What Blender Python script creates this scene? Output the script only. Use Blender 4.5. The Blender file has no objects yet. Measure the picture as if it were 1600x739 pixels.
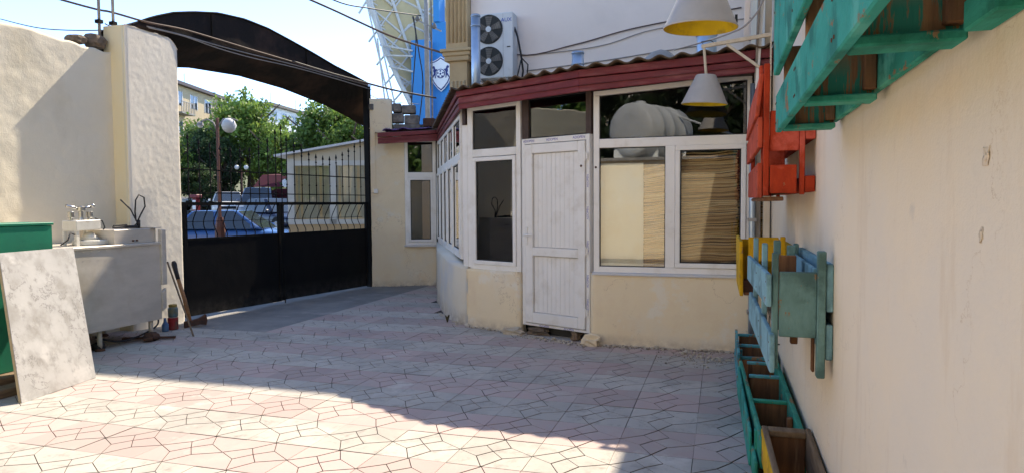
import bpy, bmesh, math, random
from mathutils import Vector, Matrix, noise
R = math.radians
random.seed(7)
scn = bpy.context.scene
COL = scn.collection

# ------------------------------------------------------------------ camera
cam_d = bpy.data.cameras.new('camera'); cam = bpy.data.objects.new('camera', cam_d); COL.objects.link(cam)
yaw, pitch, roll = R(17.16), R(-2.70), 0.0063
fw = Vector((-math.sin(yaw)*math.cos(pitch), math.cos(yaw)*math.cos(pitch), math.sin(pitch)))
rt0 = Vector((math.cos(yaw), math.sin(yaw), 0)); up0 = rt0.cross(fw)
rt = rt0*math.cos(roll) - up0*math.sin(roll); up = up0*math.cos(roll) + rt0*math.sin(roll)
cam.matrix_world = Matrix(((rt.x, up.x, -fw.x, 0), (rt.y, up.y, -fw.y, 0), (rt.z, up.z, -fw.z, 1.48), (0, 0, 0, 1)))
cam_d.sensor_width = 36; cam_d.lens = 1065/1600*36; cam_d.clip_start = 0.05; cam_d.clip_end = 2000
scn.camera = cam
# ------------------------------------------------------------------ sky, sun, exposure
SUN_AZ, SUN_EL = R(10.5), R(47.1)          # azimuth measured from +Y towards +X
w = bpy.data.worlds.new('World'); scn.world = w; w.use_nodes = True
nt = w.node_tree; bg = nt.nodes['Background']
sky = nt.nodes.new('ShaderNodeTexSky'); sky.sky_type = 'NISHITA'; sky.sun_disc = False
sky.sun_elevation = SUN_EL; sky.sun_rotation = SUN_AZ; sky.altitude = 300; sky.air_density = 0.5; sky.dust_density = 0.0; sky.ozone_density = 3.5
nt.links.new(sky.outputs[0], bg.inputs[0]); bg.inputs[1].default_value = 0.15
sd = bpy.data.lights.new('sun', 'SUN'); sd.energy = 2.05; sd.angle = R(0.53); sd.color = (1.0, 0.95, 0.87)
so = bpy.data.objects.new('sun', sd); COL.objects.link(so)
sv = Vector((math.sin(SUN_AZ)*math.cos(SUN_EL), math.cos(SUN_AZ)*math.cos(SUN_EL), math.sin(SUN_EL)))
so.rotation_euler = sv.to_track_quat('Z', 'Y').to_euler(); so.location = (0, 0, 30)
scn.view_settings.view_transform = 'Standard'; scn.view_settings.look = 'None'
scn.view_settings.exposure = 2.12; scn.view_settings.use_white_balance = True; scn.view_settings.white_balance_temperature = 7500; scn.view_settings.gamma = 1.0; scn.view_settings.use_curve_mapping = False
scn.render.engine = 'CYCLES'
scn.cycles.max_bounces = 7; scn.cycles.diffuse_bounces = 4; scn.cycles.glossy_bounces = 3; scn.cycles.transparent_max_bounces = 12

# ------------------------------------------------------------------ materials
def _n(nt, t, **k):
    n = nt.nodes.new(t)
    for a, b in k.items(): setattr(n, a, b)
    return n
def M(name, col, col2=None, rough=0.75, scale=4.0, bump=0.0, bscale=60.0, metal=0.0, stain=None, sscale=1.5, smin=0.52, smax=0.68,
      coords='world', stretch=(1, 1, 1), var=0.0, spec=0.35, bump2=0.0, b2scale=8.0, wear=None, wscale=6.0, wmin=0.60, wmax=0.64, rvar=0.0, wstretch=(1, 1, 1), splash=None, patch=None, pscale=0.8, pmin=0.55, pmax=0.62, crack=None):
    m = bpy.data.materials.new(name); m.use_nodes = True; nt = m.node_tree; L = nt.links
    p = nt.nodes['Principled BSDF']; p.inputs['Roughness'].default_value = rough; p.inputs['Metallic'].default_value = metal
    p.inputs['Specular IOR Level'].default_value = spec
    if coords == 'world': src = _n(nt, 'ShaderNodeNewGeometry').outputs['Position']
    else:
        tc = _n(nt, 'ShaderNodeTexCoord'); oi = _n(nt, 'ShaderNodeObjectInfo')
        ad = _n(nt, 'ShaderNodeVectorMath', operation='ADD'); mu = _n(nt, 'ShaderNodeVectorMath', operation='SCALE')
        mu.inputs[0].default_value = (37, 17, 53); L.new(oi.outputs['Random'], mu.inputs['Scale'])
        L.new(tc.outputs['Object'], ad.inputs[0]); L.new(mu.outputs[0], ad.inputs[1]); src = ad.outputs[0]
    def vec(s):
        if s == (1, 1, 1): return src
        mp = _n(nt, 'ShaderNodeMapping'); mp.inputs['Scale'].default_value = s; L.new(src, mp.inputs[0]); return mp.outputs[0]
    def nz(s, st=(1, 1, 1), det=6, r=0.6):
        n = _n(nt, 'ShaderNodeTexNoise'); n.inputs['Scale'].default_value = s; n.inputs['Detail'].default_value = det; n.inputs['Roughness'].default_value = r
        L.new(vec(st), n.inputs['Vector']); return n.outputs['Fac']
    def ramp(fac, a, b):
        r = _n(nt, 'ShaderNodeMapRange'); r.inputs['From Min'].default_value = a; r.inputs['From Max'].default_value = b; L.new(fac, r.inputs['Value']); return r.outputs[0]
    def mix(f, a, b):
        x = _n(nt, 'ShaderNodeMix', data_type='RGBA')
        if f is not None: L.new(f, x.inputs['Factor'])
        for s, v in ((6, a), (7, b)):
            if isinstance(v, tuple): x.inputs[s].default_value = (*v, 1)
            else: L.new(v, x.inputs[s])
        return x.outputs[2]
    c = mix(ramp(nz(scale, stretch), 0.35, 0.65), col, col2 or tuple(x*0.85 for x in col))
    if stain: c = mix(ramp(nz(sscale, det=8), smin, smax), c, stain)
    if wear: c = mix(ramp(nz(wscale, wstretch, 8, 0.7), wmin, wmax), c, wear)
    if patch: c = mix(ramp(nz(pscale, det=10, r=0.65), pmin, pmax), c, patch)
    if crack:
        ab = _n(nt, 'ShaderNodeMath', operation='ABSOLUTE'); sb_ = _n(nt, 'ShaderNodeMath', operation='SUBTRACT'); sb_.inputs[1].default_value = 0.5
        L.new(nz(crack[1], det=9, r=0.62), sb_.inputs[0]); L.new(sb_.outputs[0], ab.inputs[0])
        mm = _n(nt, 'ShaderNodeMath', operation='MULTIPLY', use_clamp=True); L.new(ramp(ab.outputs[0], crack[2], crack[2]*.3), mm.inputs[0]); L.new(ramp(nz(crack[1]*.8+.3, det=2), 0.50, 0.56), mm.inputs[1]); c = mix(mm.outputs[0], c, crack[0])
    if splash:
        sx = _n(nt, 'ShaderNodeSeparateXYZ'); L.new(src, sx.inputs[0]); hz = _n(nt, 'ShaderNodeMapRange'); hz.inputs['From Min'].default_value = splash[1]; hz.inputs['From Max'].default_value = splash[2] if len(splash) > 2 else 0.0
        L.new(sx.outputs[2], hz.inputs['Value']); ml = _n(nt, 'ShaderNodeMath', operation='MULTIPLY', use_clamp=True); L.new(hz.outputs[0], ml.inputs[0]); L.new(ramp(nz(9, (4, 4, .35), 8, 0.7) if len(splash) > 2 else nz(9, det=8, r=0.7), *((0.47, 0.5) if len(splash) > 2 else (0.32, 0.62))), ml.inputs[1]); c = mix(ml.outputs[0], c, splash[0])
    if var:
        oi = _n(nt, 'ShaderNodeObjectInfo'); hs = _n(nt, 'ShaderNodeHueSaturation')
        r = _n(nt, 'ShaderNodeMapRange'); r.inputs['To Min'].default_value = 1-var; r.inputs['To Max'].default_value = 1+var
        L.new(oi.outputs['Random'], r.inputs['Value']); L.new(r.outputs[0], hs.inputs['Value']); L.new(c, hs.inputs['Color']); c = hs.outputs[0]
    L.new(c, p.inputs['Base Color'])
    if rvar: 
        r = _n(nt, 'ShaderNodeMapRange'); r.inputs['To Min'].default_value = rough-rvar; r.inputs['To Max'].default_value = rough+rvar
        L.new(nz(scale*2, stretch), r.inputs['Value']); L.new(r.outputs[0], p.inputs['Roughness'])
    if bump or bump2:
        last = None
        for amt, s, st in ((bump2, b2scale, (1, 1, 1)), (bump, bscale, stretch)):
            if not amt: continue
            b = _n(nt, 'ShaderNodeBump'); b.inputs['Strength'].default_value = 1; b.inputs['Distance'].default_value = amt
            L.new(nz(s, st), b.inputs['Height'])
            if last: L.new(last, b.inputs['Normal'])
            last = b.outputs[0]
        L.new(last, p.inputs['Normal'])
    return m
def glass_mat(name, tint=(0.9, 0.93, 0.92), boost=1.5):
    m = bpy.data.materials.new(name); m.use_nodes = True; nt = m.node_tree; nt.nodes.remove(nt.nodes['Principled BSDF'])
    t = _n(nt, 'ShaderNodeBsdfTransparent'); t.inputs[0].default_value = (*tint, 1)
    g = _n(nt, 'ShaderNodeBsdfGlossy'); g.inputs['Roughness'].default_value = 0.003; g.inputs[0].default_value = (1, 1, 1, 1)
    f = _n(nt, 'ShaderNodeFresnel'); f.inputs[0].default_value = 1.52
    ml = _n(nt, 'ShaderNodeMath', operation='MULTIPLY', use_clamp=True); ml.inputs[1].default_value = boost
    mx = _n(nt, 'ShaderNodeMixShader'); L = nt.links
    L.new(f.outputs[0], ml.inputs[0]); L.new(ml.outputs[0], mx.inputs[0]); L.new(t.outputs[0], mx.inputs[1]); L.new(g.outputs[0], mx.inputs[2])
    L.new(mx.outputs[0], nt.nodes['Material Output'].inputs[0]); return m
def leaf_mat(name, trans=0.35):
    m = bpy.data.materials.new(name); m.use_nodes = True; nt = m.node_tree; L = nt.links; nt.nodes.remove(nt.nodes['Principled BSDF'])
    at = _n(nt, 'ShaderNodeAttribute'); at.attribute_name = 'tint'
    d = _n(nt, 'ShaderNodeBsdfPrincipled'); d.inputs['Roughness'].default_value = 0.55; d.inputs['Specular IOR Level'].default_value = 0.3
    t = _n(nt, 'ShaderNodeBsdfTranslucent'); hs = _n(nt, 'ShaderNodeHueSaturation'); hs.inputs['Value'].default_value = 1.4; hs.inputs['Hue'].default_value = 0.49
    L.new(at.outputs[0], d.inputs['Base Color']); L.new(at.outputs[0], hs.inputs['Color']); L.new(hs.outputs[0], t.inputs[0])
    mx = _n(nt, 'ShaderNodeMixShader'); mx.inputs[0].default_value = trans
    L.new(d.outputs[0], mx.inputs[1]); L.new(t.outputs[0], mx.inputs[2]); L.new(mx.outputs[0], nt.nodes['Material Output'].inputs[0]); return m

K = {}
K['tile_white'] = M('tile_white', (0.50, 0.45, 0.39), (0.445, 0.405, 0.355), 0.85, 3, 0.0012, 220, var=0.07, stain=(0.37, 0.335, 0.295), sscale=1.6, smin=0.48, smax=0.66, wear=(0.31, 0.275, 0.24), wscale=9, wmin=0.53, wmax=0.68, patch=(0.56, 0.51, 0.455), pscale=1.7, pmin=0.60, pmax=0.68)
K['tile_pink'] = M('tile_pink', (0.475, 0.345, 0.31), (0.455, 0.36, 0.32), 0.85, 3, 0.0012, 220, var=0.10, stain=(0.42, 0.345, 0.305), sscale=1.1, smin=0.46, smax=0.68, wear=(0.47, 0.395, 0.345), wscale=2.2, wmin=0.52, wmax=0.66, patch=(0.54, 0.485, 0.43), pscale=1.7, pmin=0.60, pmax=0.68)
K['grout'] = M('grout', (0.07, 0.058, 0.05), (0.20, 0.17, 0.145), 0.95, 2.5, 0.002, 120)
K['concrete'] = M('concrete', (0.22, 0.21, 0.20), (0.30, 0.285, 0.265), 0.9, 2.2, 0.004, 90, stain=(0.36, 0.33, 0.30), sscale=2.4, smin=0.55, smax=0.7)
K['asphalt'] = M('asphalt', (0.085, 0.085, 0.085), (0.12, 0.115, 0.11), 0.95, 0.6, 0.004, 60)
K['soil'] = M('soil', (0.16, 0.14, 0.10), (0.10, 0.13, 0.055), 0.95, 0.12, 0.01, 6)
K['cream'] = M('cream_plaster', (0.88, 0.73, 0.50), (0.86, 0.72, 0.51), 0.88, 1.6, 0.0025, 70, stain=(0.82, 0.73, 0.58), sscale=1.3, smin=0.5, smax=0.7, bump2=0.006, b2scale=7, wear=(0.84, 0.68, 0.47), wscale=2.5, wmin=0.52, wmax=0.66, splash=((0.55, 0.44, 0.32), 0.13), patch=(0.86, 0.77, 0.62), pscale=2.2, pmin=0.58, pmax=0.64, crack=((0.56, 0.43, 0.29), 1.7, 0.003))
K['cream_pale'] = M('pale_plaster', (0.76, 0.70, 0.58), (0.74, 0.65, 0.50), 0.88, 1.4, 0.0025, 70, stain=(0.64, 0.62, 0.58), sscale=1.6, smin=0.48, smax=0.66, bump2=0.005, b2scale=7, splash=((0.40, 0.34, 0.27), 0.2))
K['sand_plaster'] = M('sand_plaster', (0.82, 0.735, 0.575), (0.78, 0.69, 0.53), 0.92, 1.2, 0.0022, 70, bump2=0.0035, b2scale=16, stain=(0.68, 0.59, 0.43), sscale=1.1, smin=0.55, smax=0.75)
K['white_plaster'] = M('white_plaster', (0.83, 0.765, 0.65), (0.79, 0.72, 0.60), 0.92, 1.5, 0.0014, 110, bump2=0.0014, b2scale=30)
K['yellow_plaster'] = M('yellow_plaster', (0.82, 0.70, 0.44), (0.80, 0.71, 0.50), 0.85, 2, 0.003, 60)
K['tan_wall'] = M('tan_wall', (0.80, 0.665, 0.485), (0.80, 0.68, 0.52), 0.85, 0.9, 0.0016, 90, stain=(0.755, 0.655, 0.52), sscale=0.9, smin=0.47, smax=0.6, bump2=0.006, b2scale=6, wear=(0.70, 0.565, 0.41), wscale=5, wmin=0.54, wmax=0.72, wstretch=(1, 1, 0.22), patch=(0.70, 0.60, 0.47), pscale=7, pmin=0.64, pmax=0.70, crack=((0.64, 0.515, 0.375), 1.3, 0.0022))
K['blemish'] = M('blemish', (0.70, 0.575, 0.43), (0.60, 0.49, 0.36), 0.9, 20, 0.004, 60)
K['upvc'] = M('white_upvc', (0.88, 0.855, 0.815), (0.85, 0.82, 0.775), 0.42, 3, 0.0004, 40, stain=(0.76, 0.72, 0.66), sscale=5, smin=0.52, smax=0.7, spec=0.5)
K['gasket'] = M('gasket', (0.02, 0.02, 0.02), None, 0.7)
K['film'] = M('film_print', (0.14, 0.13, 0.42), (0.25, 0.24, 0.5), 0.5, 60)
K['brownframe'] = M('brown_frame', (0.055, 0.033, 0.027), (0.08, 0.05, 0.04), 0.55, 10)
K['sill'] = M('sill_paint', (0.60, 0.60, 0.62), (0.66, 0.60, 0.52), 0.8, 5, 0.002, 60)
K['maroon'] = M('maroon_paint', (0.20, 0.028, 0.035), (0.15, 0.022, 0.030), 0.55, 6, 0.0015, 50, wear=(0.27, 0.085, 0.085), wscale=4, wmin=0.5, wmax=0.66, wstretch=(0.4, 0.4, 3))
K['roof'] = M('corrugated_roof', (0.13, 0.085, 0.05), (0.08, 0.055, 0.04), 0.8, 3, 0.002, 60, stain=(0.17, 0.13, 0.09), sscale=2.5)
K['black'] = M('black_paint', (0.006, 0.006, 0.0065), (0.009, 0.0085, 0.0085), 0.7, 5, 0.0008, 60, spec=0.14, bump2=0.006, b2scale=2.5, splash=((0.05, 0.045, 0.04), 0.28), rvar=0.12)
K['archblack'] = M('weathered_black_sheet', (0.012, 0.010, 0.0095), (0.020, 0.015, 0.013), 0.75, 1.5, 0.002, 12, stain=(0.055, 0.032, 0.024), sscale=1.6, smin=0.48, smax=0.66, spec=0.2, bump2=0.01, b2scale=1.5)
K['rust'] = M('rust', (0.13, 0.055, 0.03), (0.07, 0.04, 0.03), 0.9, 12, 0.002, 60)
K['steel'] = M('stainless', (0.66, 0.60, 0.52), (0.55, 0.50, 0.43), 0.42, 2.5, 0.0006, 60, 0.2, stretch=(1, 1, 3), rvar=0.12, stain=(0.50, 0.43, 0.34), sscale=2.2, smin=0.5, smax=0.7)
K['galv'] = M('galvanised', (0.50, 0.60, 0.70), (0.40, 0.50, 0.62), 0.35, 4, 0, 60, 0.7)
K['whitemetal'] = M('white_metal', (0.72, 0.70, 0.64), (0.62, 0.60, 0.53), 0.5, 8, 0.0006, 60, stain=(0.50, 0.44, 0.34), sscale=8, smin=0.58, smax=0.75)
K['chrome'] = M('chrome', (0.62, 0.61, 0.59), None, 0.25, metal=1.0)
K['marble'] = M('marble', (0.47, 0.46, 0.44), (0.37, 0.36, 0.345), 0.5, 3.0, 0.0006, 80, stain=(0.31, 0.295, 0.27), sscale=6.0, smin=0.49, smax=0.70, wear=(0.255, 0.245, 0.23), wscale=14, wmin=0.55, wmax=0.72, wstretch=(1.6, 1, 0.6), crack=((0.24, 0.23, 0.22), 3.0, 0.008), patch=(0.52, 0.505, 0.48), pscale=4, pmin=0.56, pmax=0.66)
K['marble_edge'] = M('marble_edge', (0.50, 0.40, 0.24), (0.42, 0.34, 0.22), 0.8, 20, 0.002, 60)
K['green'] = M('green_paint', (0.008, 0.22, 0.125), (0.01, 0.18, 0.11), 0.5, 3, 0.001, 40, wear=(0.015, 0.10, 0.07), wscale=6, wmin=0.64, wmax=0.72)
K['timber'] = M('old_timber', (0.26, 0.18, 0.11), (0.15, 0.10, 0.065), 0.9, 6, 0.003, 30, stretch=(6, 0.6, 6))
def paint(nm, c, c2, raw=(0.26, 0.15, 0.075), wm=0.66): return M(nm, c, c2, 0.85, 5, 0.003, 26, spec=0.2, stretch=(5, 1, 2.4), wear=raw, wscale=6, wmin=wm-.075, wmax=wm-.04, wstretch=(3, 0.7, 1.6), stain=tuple(x*0.62 for x in c), sscale=5, smin=0.5, smax=0.62, var=0.10, patch=tuple(min(1, x*1.25+.05) for x in c), pscale=3, pmin=0.55, pmax=0.63)
K['teal'] = paint('teal_paint', (0.022, 0.27, 0.215), (0.03, 0.32, 0.26), wm=0.675)
K['tealgreen'] = paint('sea_green_paint', (0.02, 0.235, 0.155), (0.03, 0.30, 0.22), wm=0.66)
K['bluegrey'] = paint('light_blue_paint', (0.17, 0.33, 0.36), (0.21, 0.40, 0.46), wm=0.71)
K['bluedark'] = paint('grey_green_paint', (0.115, 0.215, 0.195), (0.15, 0.27, 0.25), wm=0.69)
K['turq'] = paint('turquoise_paint', (0.06, 0.27, 0.30), (0.09, 0.34, 0.38), wm=0.62)
K['red'] = paint('red_paint', (0.43, 0.045, 0.014), (0.36, 0.036, 0.012), wm=0.71)
K['coral'] = paint('coral_paint', (0.52, 0.085, 0.04), (0.45, 0.065, 0.03), wm=0.73)
K['yellow'] = paint('yellow_paint', (0.62, 0.36, 0.015), (0.52, 0.29, 0.02), wm=0.66)
K['wood'] = M('raw_wood', (0.23, 0.105, 0.045), (0.115, 0.05, 0.025), 0.85, 5, 0.002, 22, stretch=(7, 7, 0.5), wear=(0.33, 0.19, 0.10), wscale=4, wmin=0.55, wmax=0.75, wstretch=(4, 4, 0.4))
K['woodteal'] = M('drip_painted_wood', (0.30, 0.15, 0.065), (0.16, 0.075, 0.035), 0.85, 5, 0.002, 22, stretch=(7, 7, 0.5), wear=(0.40, 0.24, 0.13), wscale=4, wmin=0.52, wmax=0.70, wstretch=(4, 4, 0.4), splash=((0.02, 0.20, 0.14), 1.93, 1.84))
K['oldwood'] = M('weathered_wood', (0.24, 0.165, 0.10), (0.14, 0.09, 0.05), 0.9, 5, 0.003, 22, stretch=(5, 0.7, 5))
K['creamwood'] = M('cream_wood', (0.66, 0.57, 0.44), (0.58, 0.48, 0.35), 0.75, 8, 0.001, 40, stretch=(3, 3, 0.6))
K['greywood'] = M('grey_wood', (0.30, 0.26, 0.22), (0.22, 0.19, 0.16), 0.85, 8, 0.002, 40, stretch=(5, 5, 0.6))
K['lamp'] = M('lamp_shade', (0.46, 0.425, 0.38), (0.41, 0.38, 0.345), 0.6, 6, 0.0004, 60, stain=(0.48, 0.44, 0.40), sscale=7)
K['lampyellow'] = M('lamp_lining', (0.72, 0.52, 0.015), (0.62, 0.43, 0.012), 0.7, 10, stain=(0.42, 0.30, 0.03), sscale=12)
K['tallwall'] = M('tall_wall', (0.84, 0.745, 0.68), (0.81, 0.72, 0.65), 0.85, 0.5, 0.001, 60, stain=(0.76, 0.675, 0.61), sscale=0.6, bump2=0.004, b2scale=2)
K['stone'] = M('beige_stone', (0.56, 0.41, 0.23), (0.48, 0.34, 0.19), 0.85, 2, 0.002, 30)
K['block'] = M('grey_block', (0.20, 0.185, 0.165), (0.13, 0.12, 0.11), 0.95, 8, 0.008, 50, stain=(0.28, 0.25, 0.21), sscale=6)
K['rubble'] = M('brown_rubble', (0.22, 0.165, 0.12), (0.13, 0.10, 0.075), 0.95, 14, 0.01, 40)
K['plasterbit'] = M('plaster_bits', (0.62, 0.56, 0.47), (0.45, 0.36, 0.26), 0.95, 9, 0.004, 60)
K['acwhite'] = M('ac_white', (0.66, 0.68, 0.68), (0.62, 0.64, 0.64), 0.45, 2, stain=(0.52, 0.53, 0.52), sscale=2)
K['acdark'] = M('ac_grille', (0.035, 0.037, 0.036), None, 0.6)
K['acblue'] = M('ac_print', (0.015, 0.09, 0.42), (0.015, 0.09, 0.42), 0.5)
K['stadblue'] = M('stadium_blue', (0.012, 0.23, 0.56), (0.02, 0.20, 0.50), 0.55, 0.8, stretch=(1, 1, 0.2))
K['stadcream'] = M('stadium_membrane', (0.55, 0.45, 0.26), (0.47, 0.38, 0.21), 0.8, 1)
K['stadwhite'] = M('stadium_tube', (0.60, 0.59, 0.56), None, 0.5, 2)
K['crestwhite'] = M('crest_white', (0.75, 0.76, 0.78), (0.72, 0.73, 0.76), 0.6)
K['crestnavy'] = M('crest_navy', (0.02, 0.035, 0.16), (0.02, 0.035, 0.16), 0.6)
K['polemetal'] = M('pole_metal', (0.36, 0.34, 0.32), (0.28, 0.26, 0.24), 0.6, 6, 0.001, 30)
K['polebrown'] = M('lamp_post_brown', (0.17, 0.06, 0.035), (0.12, 0.045, 0.03), 0.6, 6)
K['globe'] = M('lamp_globe', (0.75, 0.73, 0.70), None, 0.35)
K['cable'] = M('black_cable', (0.025, 0.024, 0.026), None, 0.6)
K['cable2'] = M('brown_cable', (0.16, 0.10, 0.075), (0.10, 0.07, 0.055), 0.7, 6)
K['cable3'] = M('grey_cable', (0.34, 0.31, 0.29), None, 0.7)
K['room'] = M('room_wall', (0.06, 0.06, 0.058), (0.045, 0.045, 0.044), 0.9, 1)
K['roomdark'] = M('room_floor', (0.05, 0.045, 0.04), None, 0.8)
K['boardcream'] = M('cream_board', (0.88, 0.88, 0.82), (0.86, 0.86, 0.79), 0.7, 3, stain=(0.83, 0.80, 0.70), sscale=4)
K['reed'] = M('reed', (0.84, 0.56, 0.29), (0.70, 0.44, 0.21), 0.8, 9, 0.001, 60, stretch=(0.5, 1, 9), wear=(0.78, 0.58, 0.33), wscale=10, wmin=0.5, wmax=0.7, wstretch=(0.3, 1, 8))
K['reed2'] = M('reed_mid', (0.66, 0.40, 0.18), (0.54, 0.32, 0.14), 0.8, 9)
K['reed3'] = M('reed_dark', (0.42, 0.24, 0.11), (0.30, 0.17, 0.08), 0.8, 9)
K['reed4'] = M('reed_pale', (0.88, 0.70, 0.44), (0.82, 0.60, 0.34), 0.8, 9)
K['reeddark'] = M('reed_gap', (0.09, 0.05, 0.025), None, 0.9)
K['tank'] = M('tank_plastic', (0.80, 0.82, 0.80), (0.68, 0.70, 0.68), 0.5, 2)
K['glass'] = glass_mat('window_glass', (0.95, 0.97, 0.96), 2.0)
K['glassold'] = glass_mat('frosted_dark_glass', (0.45, 0.48, 0.46), 2.0)
K['carglass'] = M('car_glass', (0.03, 0.04, 0.05), None, 0.06, spec=0.9)
K['tyre'] = M('tyre', (0.018, 0.018, 0.018), None, 0.85)
K['rim'] = M('rim', (0.45, 0.45, 0.46), None, 0.35, metal=0.8)
def carpaint(nm, c): return M(nm, c, tuple(x*0.95 for x in c), 0.25, 3, spec=0.6, coords='object')
K['leaf'] = leaf_mat('leaves')
K['bark'] = M('bark', (0.13, 0.095, 0.065), (0.08, 0.06, 0.045), 0.95, 6, 0.02, 12, coords='object')
K['purple'] = M('purple_cloth', (0.10, 0.05, 0.22), (0.20, 0.15, 0.32), 0.8, 8, 0.004, 30)

# ------------------------------------------------------------------ mesh helpers
ROOT = {}
def tag(o, label=None, cat=None, group=None, kind=None):
    for k, v in (('label', label), ('category', cat), ('group', group), ('kind', kind)):
        if v: o[k] = v
    return o
def thing(name, loc, label, cat, group=None):
    o = bpy.data.objects.new(name, None); COL.objects.link(o); o.location = loc; o.empty_display_size = 0.1
    ROOT[o] = Vector(loc); return tag(o, label, cat, group)
def attach(o, parent):
    if parent is None: return
    o.parent = parent
    if parent in ROOT: o.matrix_parent_inverse = Matrix.Translation(-ROOT[parent])
class MB:
    def __init__(s): s.v = []; s.f = []
    def add(s, vs, fs):
        b = len(s.v); s.v += [tuple(p) for p in vs]; s.f += [tuple(i+b for i in f) for f in fs]; return s
    def obox(s, o, a, b, c):
        o, a, b, c = Vector(o), Vector(a), Vector(b), Vector(c)
        vs = [o, o+a, o+a+b, o+b, o+c, o+a+c, o+a+b+c, o+b+c]
        fs = [(0, 3, 2, 1), (4, 5, 6, 7), (0, 1, 5, 4), (1, 2, 6, 5), (2, 3, 7, 6), (3, 0, 4, 7)]
        if a.cross(b).dot(c) < 0: fs = [f[::-1] for f in fs]
        return s.add(vs, fs)
    def box(s, x0, x1, y0, y1, z0, z1): return s.obox((x0, y0, z0), (x1-x0, 0, 0), (0, y1-y0, 0), (0, 0, z1-z0))
    def bar(s, p, q, w, h, upv=(0, 0, 1)):
        p, q = Vector(p), Vector(q); d = q-p; u = Vector(upv)
        side = d.cross(u)
        if side.length < 1e-6: side = d.cross(Vector((1, 0, 0)))
        side.normalize(); n = side.cross(d).normalized()
        return s.obox(p-side*w/2-n*h/2, d, side*w, n*h)
    def tube(s, pts, r, n=6, caps=True):
        pts = [Vector(p) for p in pts]; rr = r if isinstance(r, (list, tuple)) else [r]*len(pts); b = len(s.v); ref = None
        for i, p in enumerate(pts):
            d = (pts[min(i+1, len(pts)-1)]-pts[max(i-1, 0)]).normalized()
            if ref is None: ref = d.orthogonal().normalized()
            a = (ref-d*ref.dot(d)).normalized(); ref = a; c = d.cross(a)
            for k in range(n):
                t = 2*math.pi*k/n; s.v.append(tuple(p+(a*math.cos(t)+c*math.sin(t))*rr[i]))
        for i in range(len(pts)-1):
            for k in range(n):
                k2 = (k+1) % n; s.f.append((b+i*n+k, b+i*n+k2, b+(i+1)*n+k2, b+(i+1)*n+k))
        if caps: s.f.append(tuple(b+k for k in range(n))[::-1]); s.f.append(tuple(b+(len(pts)-1)*n+k for k in range(n)))
        return s
    def lathe(s, prof, o, n=16, axis=(0, 0, 1), caps=True):
        ax = Vector(axis).normalized(); a = ax.orthogonal().normalized(); c = ax.cross(a); o = Vector(o); b = len(s.v)
        for r, z in prof:
            for k in range(n):
                t = 2*math.pi*k/n; s.v.append(tuple(o+ax*z+(a*math.cos(t)+c*math.sin(t))*r))
        for i in range(len(prof)-1):
            for k in range(n):
                k2 = (k+1) % n; s.f.append((b+i*n+k, b+i*n+k2, b+(i+1)*n+k2, b+(i+1)*n+k))
        if caps: s.f.append(tuple(b+k for k in range(n))[::-1]); s.f.append(tuple(b+(len(prof)-1)*n+k for k in range(n)))
        return s
    def prism(s, poly, vec):
        vec = Vector(vec); n = len(poly); P = [Vector(p) for p in poly]
        fs = [tuple(range(n))[::-1], tuple(range(n, 2*n))]+[(i, (i+1) % n, n+(i+1) % n, n+i) for i in range(n)]
        nrm = Vector((0, 0, 0))
        for i in range(n): nrm += P[i].cross(P[(i+1) % n])
        if nrm.dot(vec) < 0: fs = [f[::-1] for f in fs]
        return s.add(P+[p+vec for p in P], fs)
    def grid(s, fn, nu, nv):
        b = len(s.v)
        for i in range(nu+1):
            for j in range(nv+1): s.v.append(tuple(fn(i/nu, j/nv)))
        for i in range(nu):
            for j in range(nv):
                a = b+i*(nv+1)+j; s.f.append((a, a+nv+1, a+nv+2, a+1))
        return s
    def rock(s, c, sx, sy, sz, seed, n=10, m=6, rough=0.35):
        c = Vector(c); pr = []
        b = len(s.v)
        for j in range(m+1):
            ph = math.pi*j/m
            for k in range(n):
                t = 2*math.pi*k/n; d = Vector((math.sin(ph)*math.cos(t), math.sin(ph)*math.sin(t), math.cos(ph)))
                q = 1+rough*noise.noise(d*1.7+Vector((seed*3.1, seed, 0)))
                e = [abs(x)**0.75*(1 if x > 0 else -1) for x in d]
                s.v.append((c.x+e[0]*sx*q, c.y+e[1]*sy*q, max(c.z+e[2]*sz*q, c.z-sz*0.8)))
        for j in range(m):
            for k in range(n):
                k2 = (k+1) % n; s.f.append((b+j*n+k, b+(j+1)*n+k, b+(j+1)*n+k2, b+j*n+k2))
        return s
    def mesh(s, name, mat, smooth=False):
        me = bpy.data.meshes.new(name); me.from_pydata(s.v, [], s.f)
        if mat is not None: me.materials.append(K[mat] if isinstance(mat, str) else mat)
        if smooth: me.polygons.foreach_set('use_smooth', [True]*len(me.polygons))
        me.update(); return me
    def build(s, name, mat, parent=None, smooth=False, bevel=0.0, kind=None, segs=1):
        o = bpy.data.objects.new(name, s.mesh(name, mat, smooth)); COL.objects.link(o); attach(o, parent)
        if bevel:
            m = o.modifiers.new('bevel', 'BEVEL'); m.width = bevel; m.segments = segs; m.limit_method = 'ANGLE'; m.harden_normals = False
        if kind: o['kind'] = kind
        return o
def link_mesh(name, me, parent=None):
    o = bpy.data.objects.new(name, me); COL.objects.link(o); attach(o, parent); return o
def copy_tree(o, parent=None):
    c = o.copy(); COL.objects.link(c)
    if o in ROOT: ROOT[c] = ROOT[o].copy()
    if parent: c.parent = parent
    for ch in [x for x in bpy.data.objects if x.parent is o]: copy_tree(ch, c)
    return c
def V(*a): return Vector(a)
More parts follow.
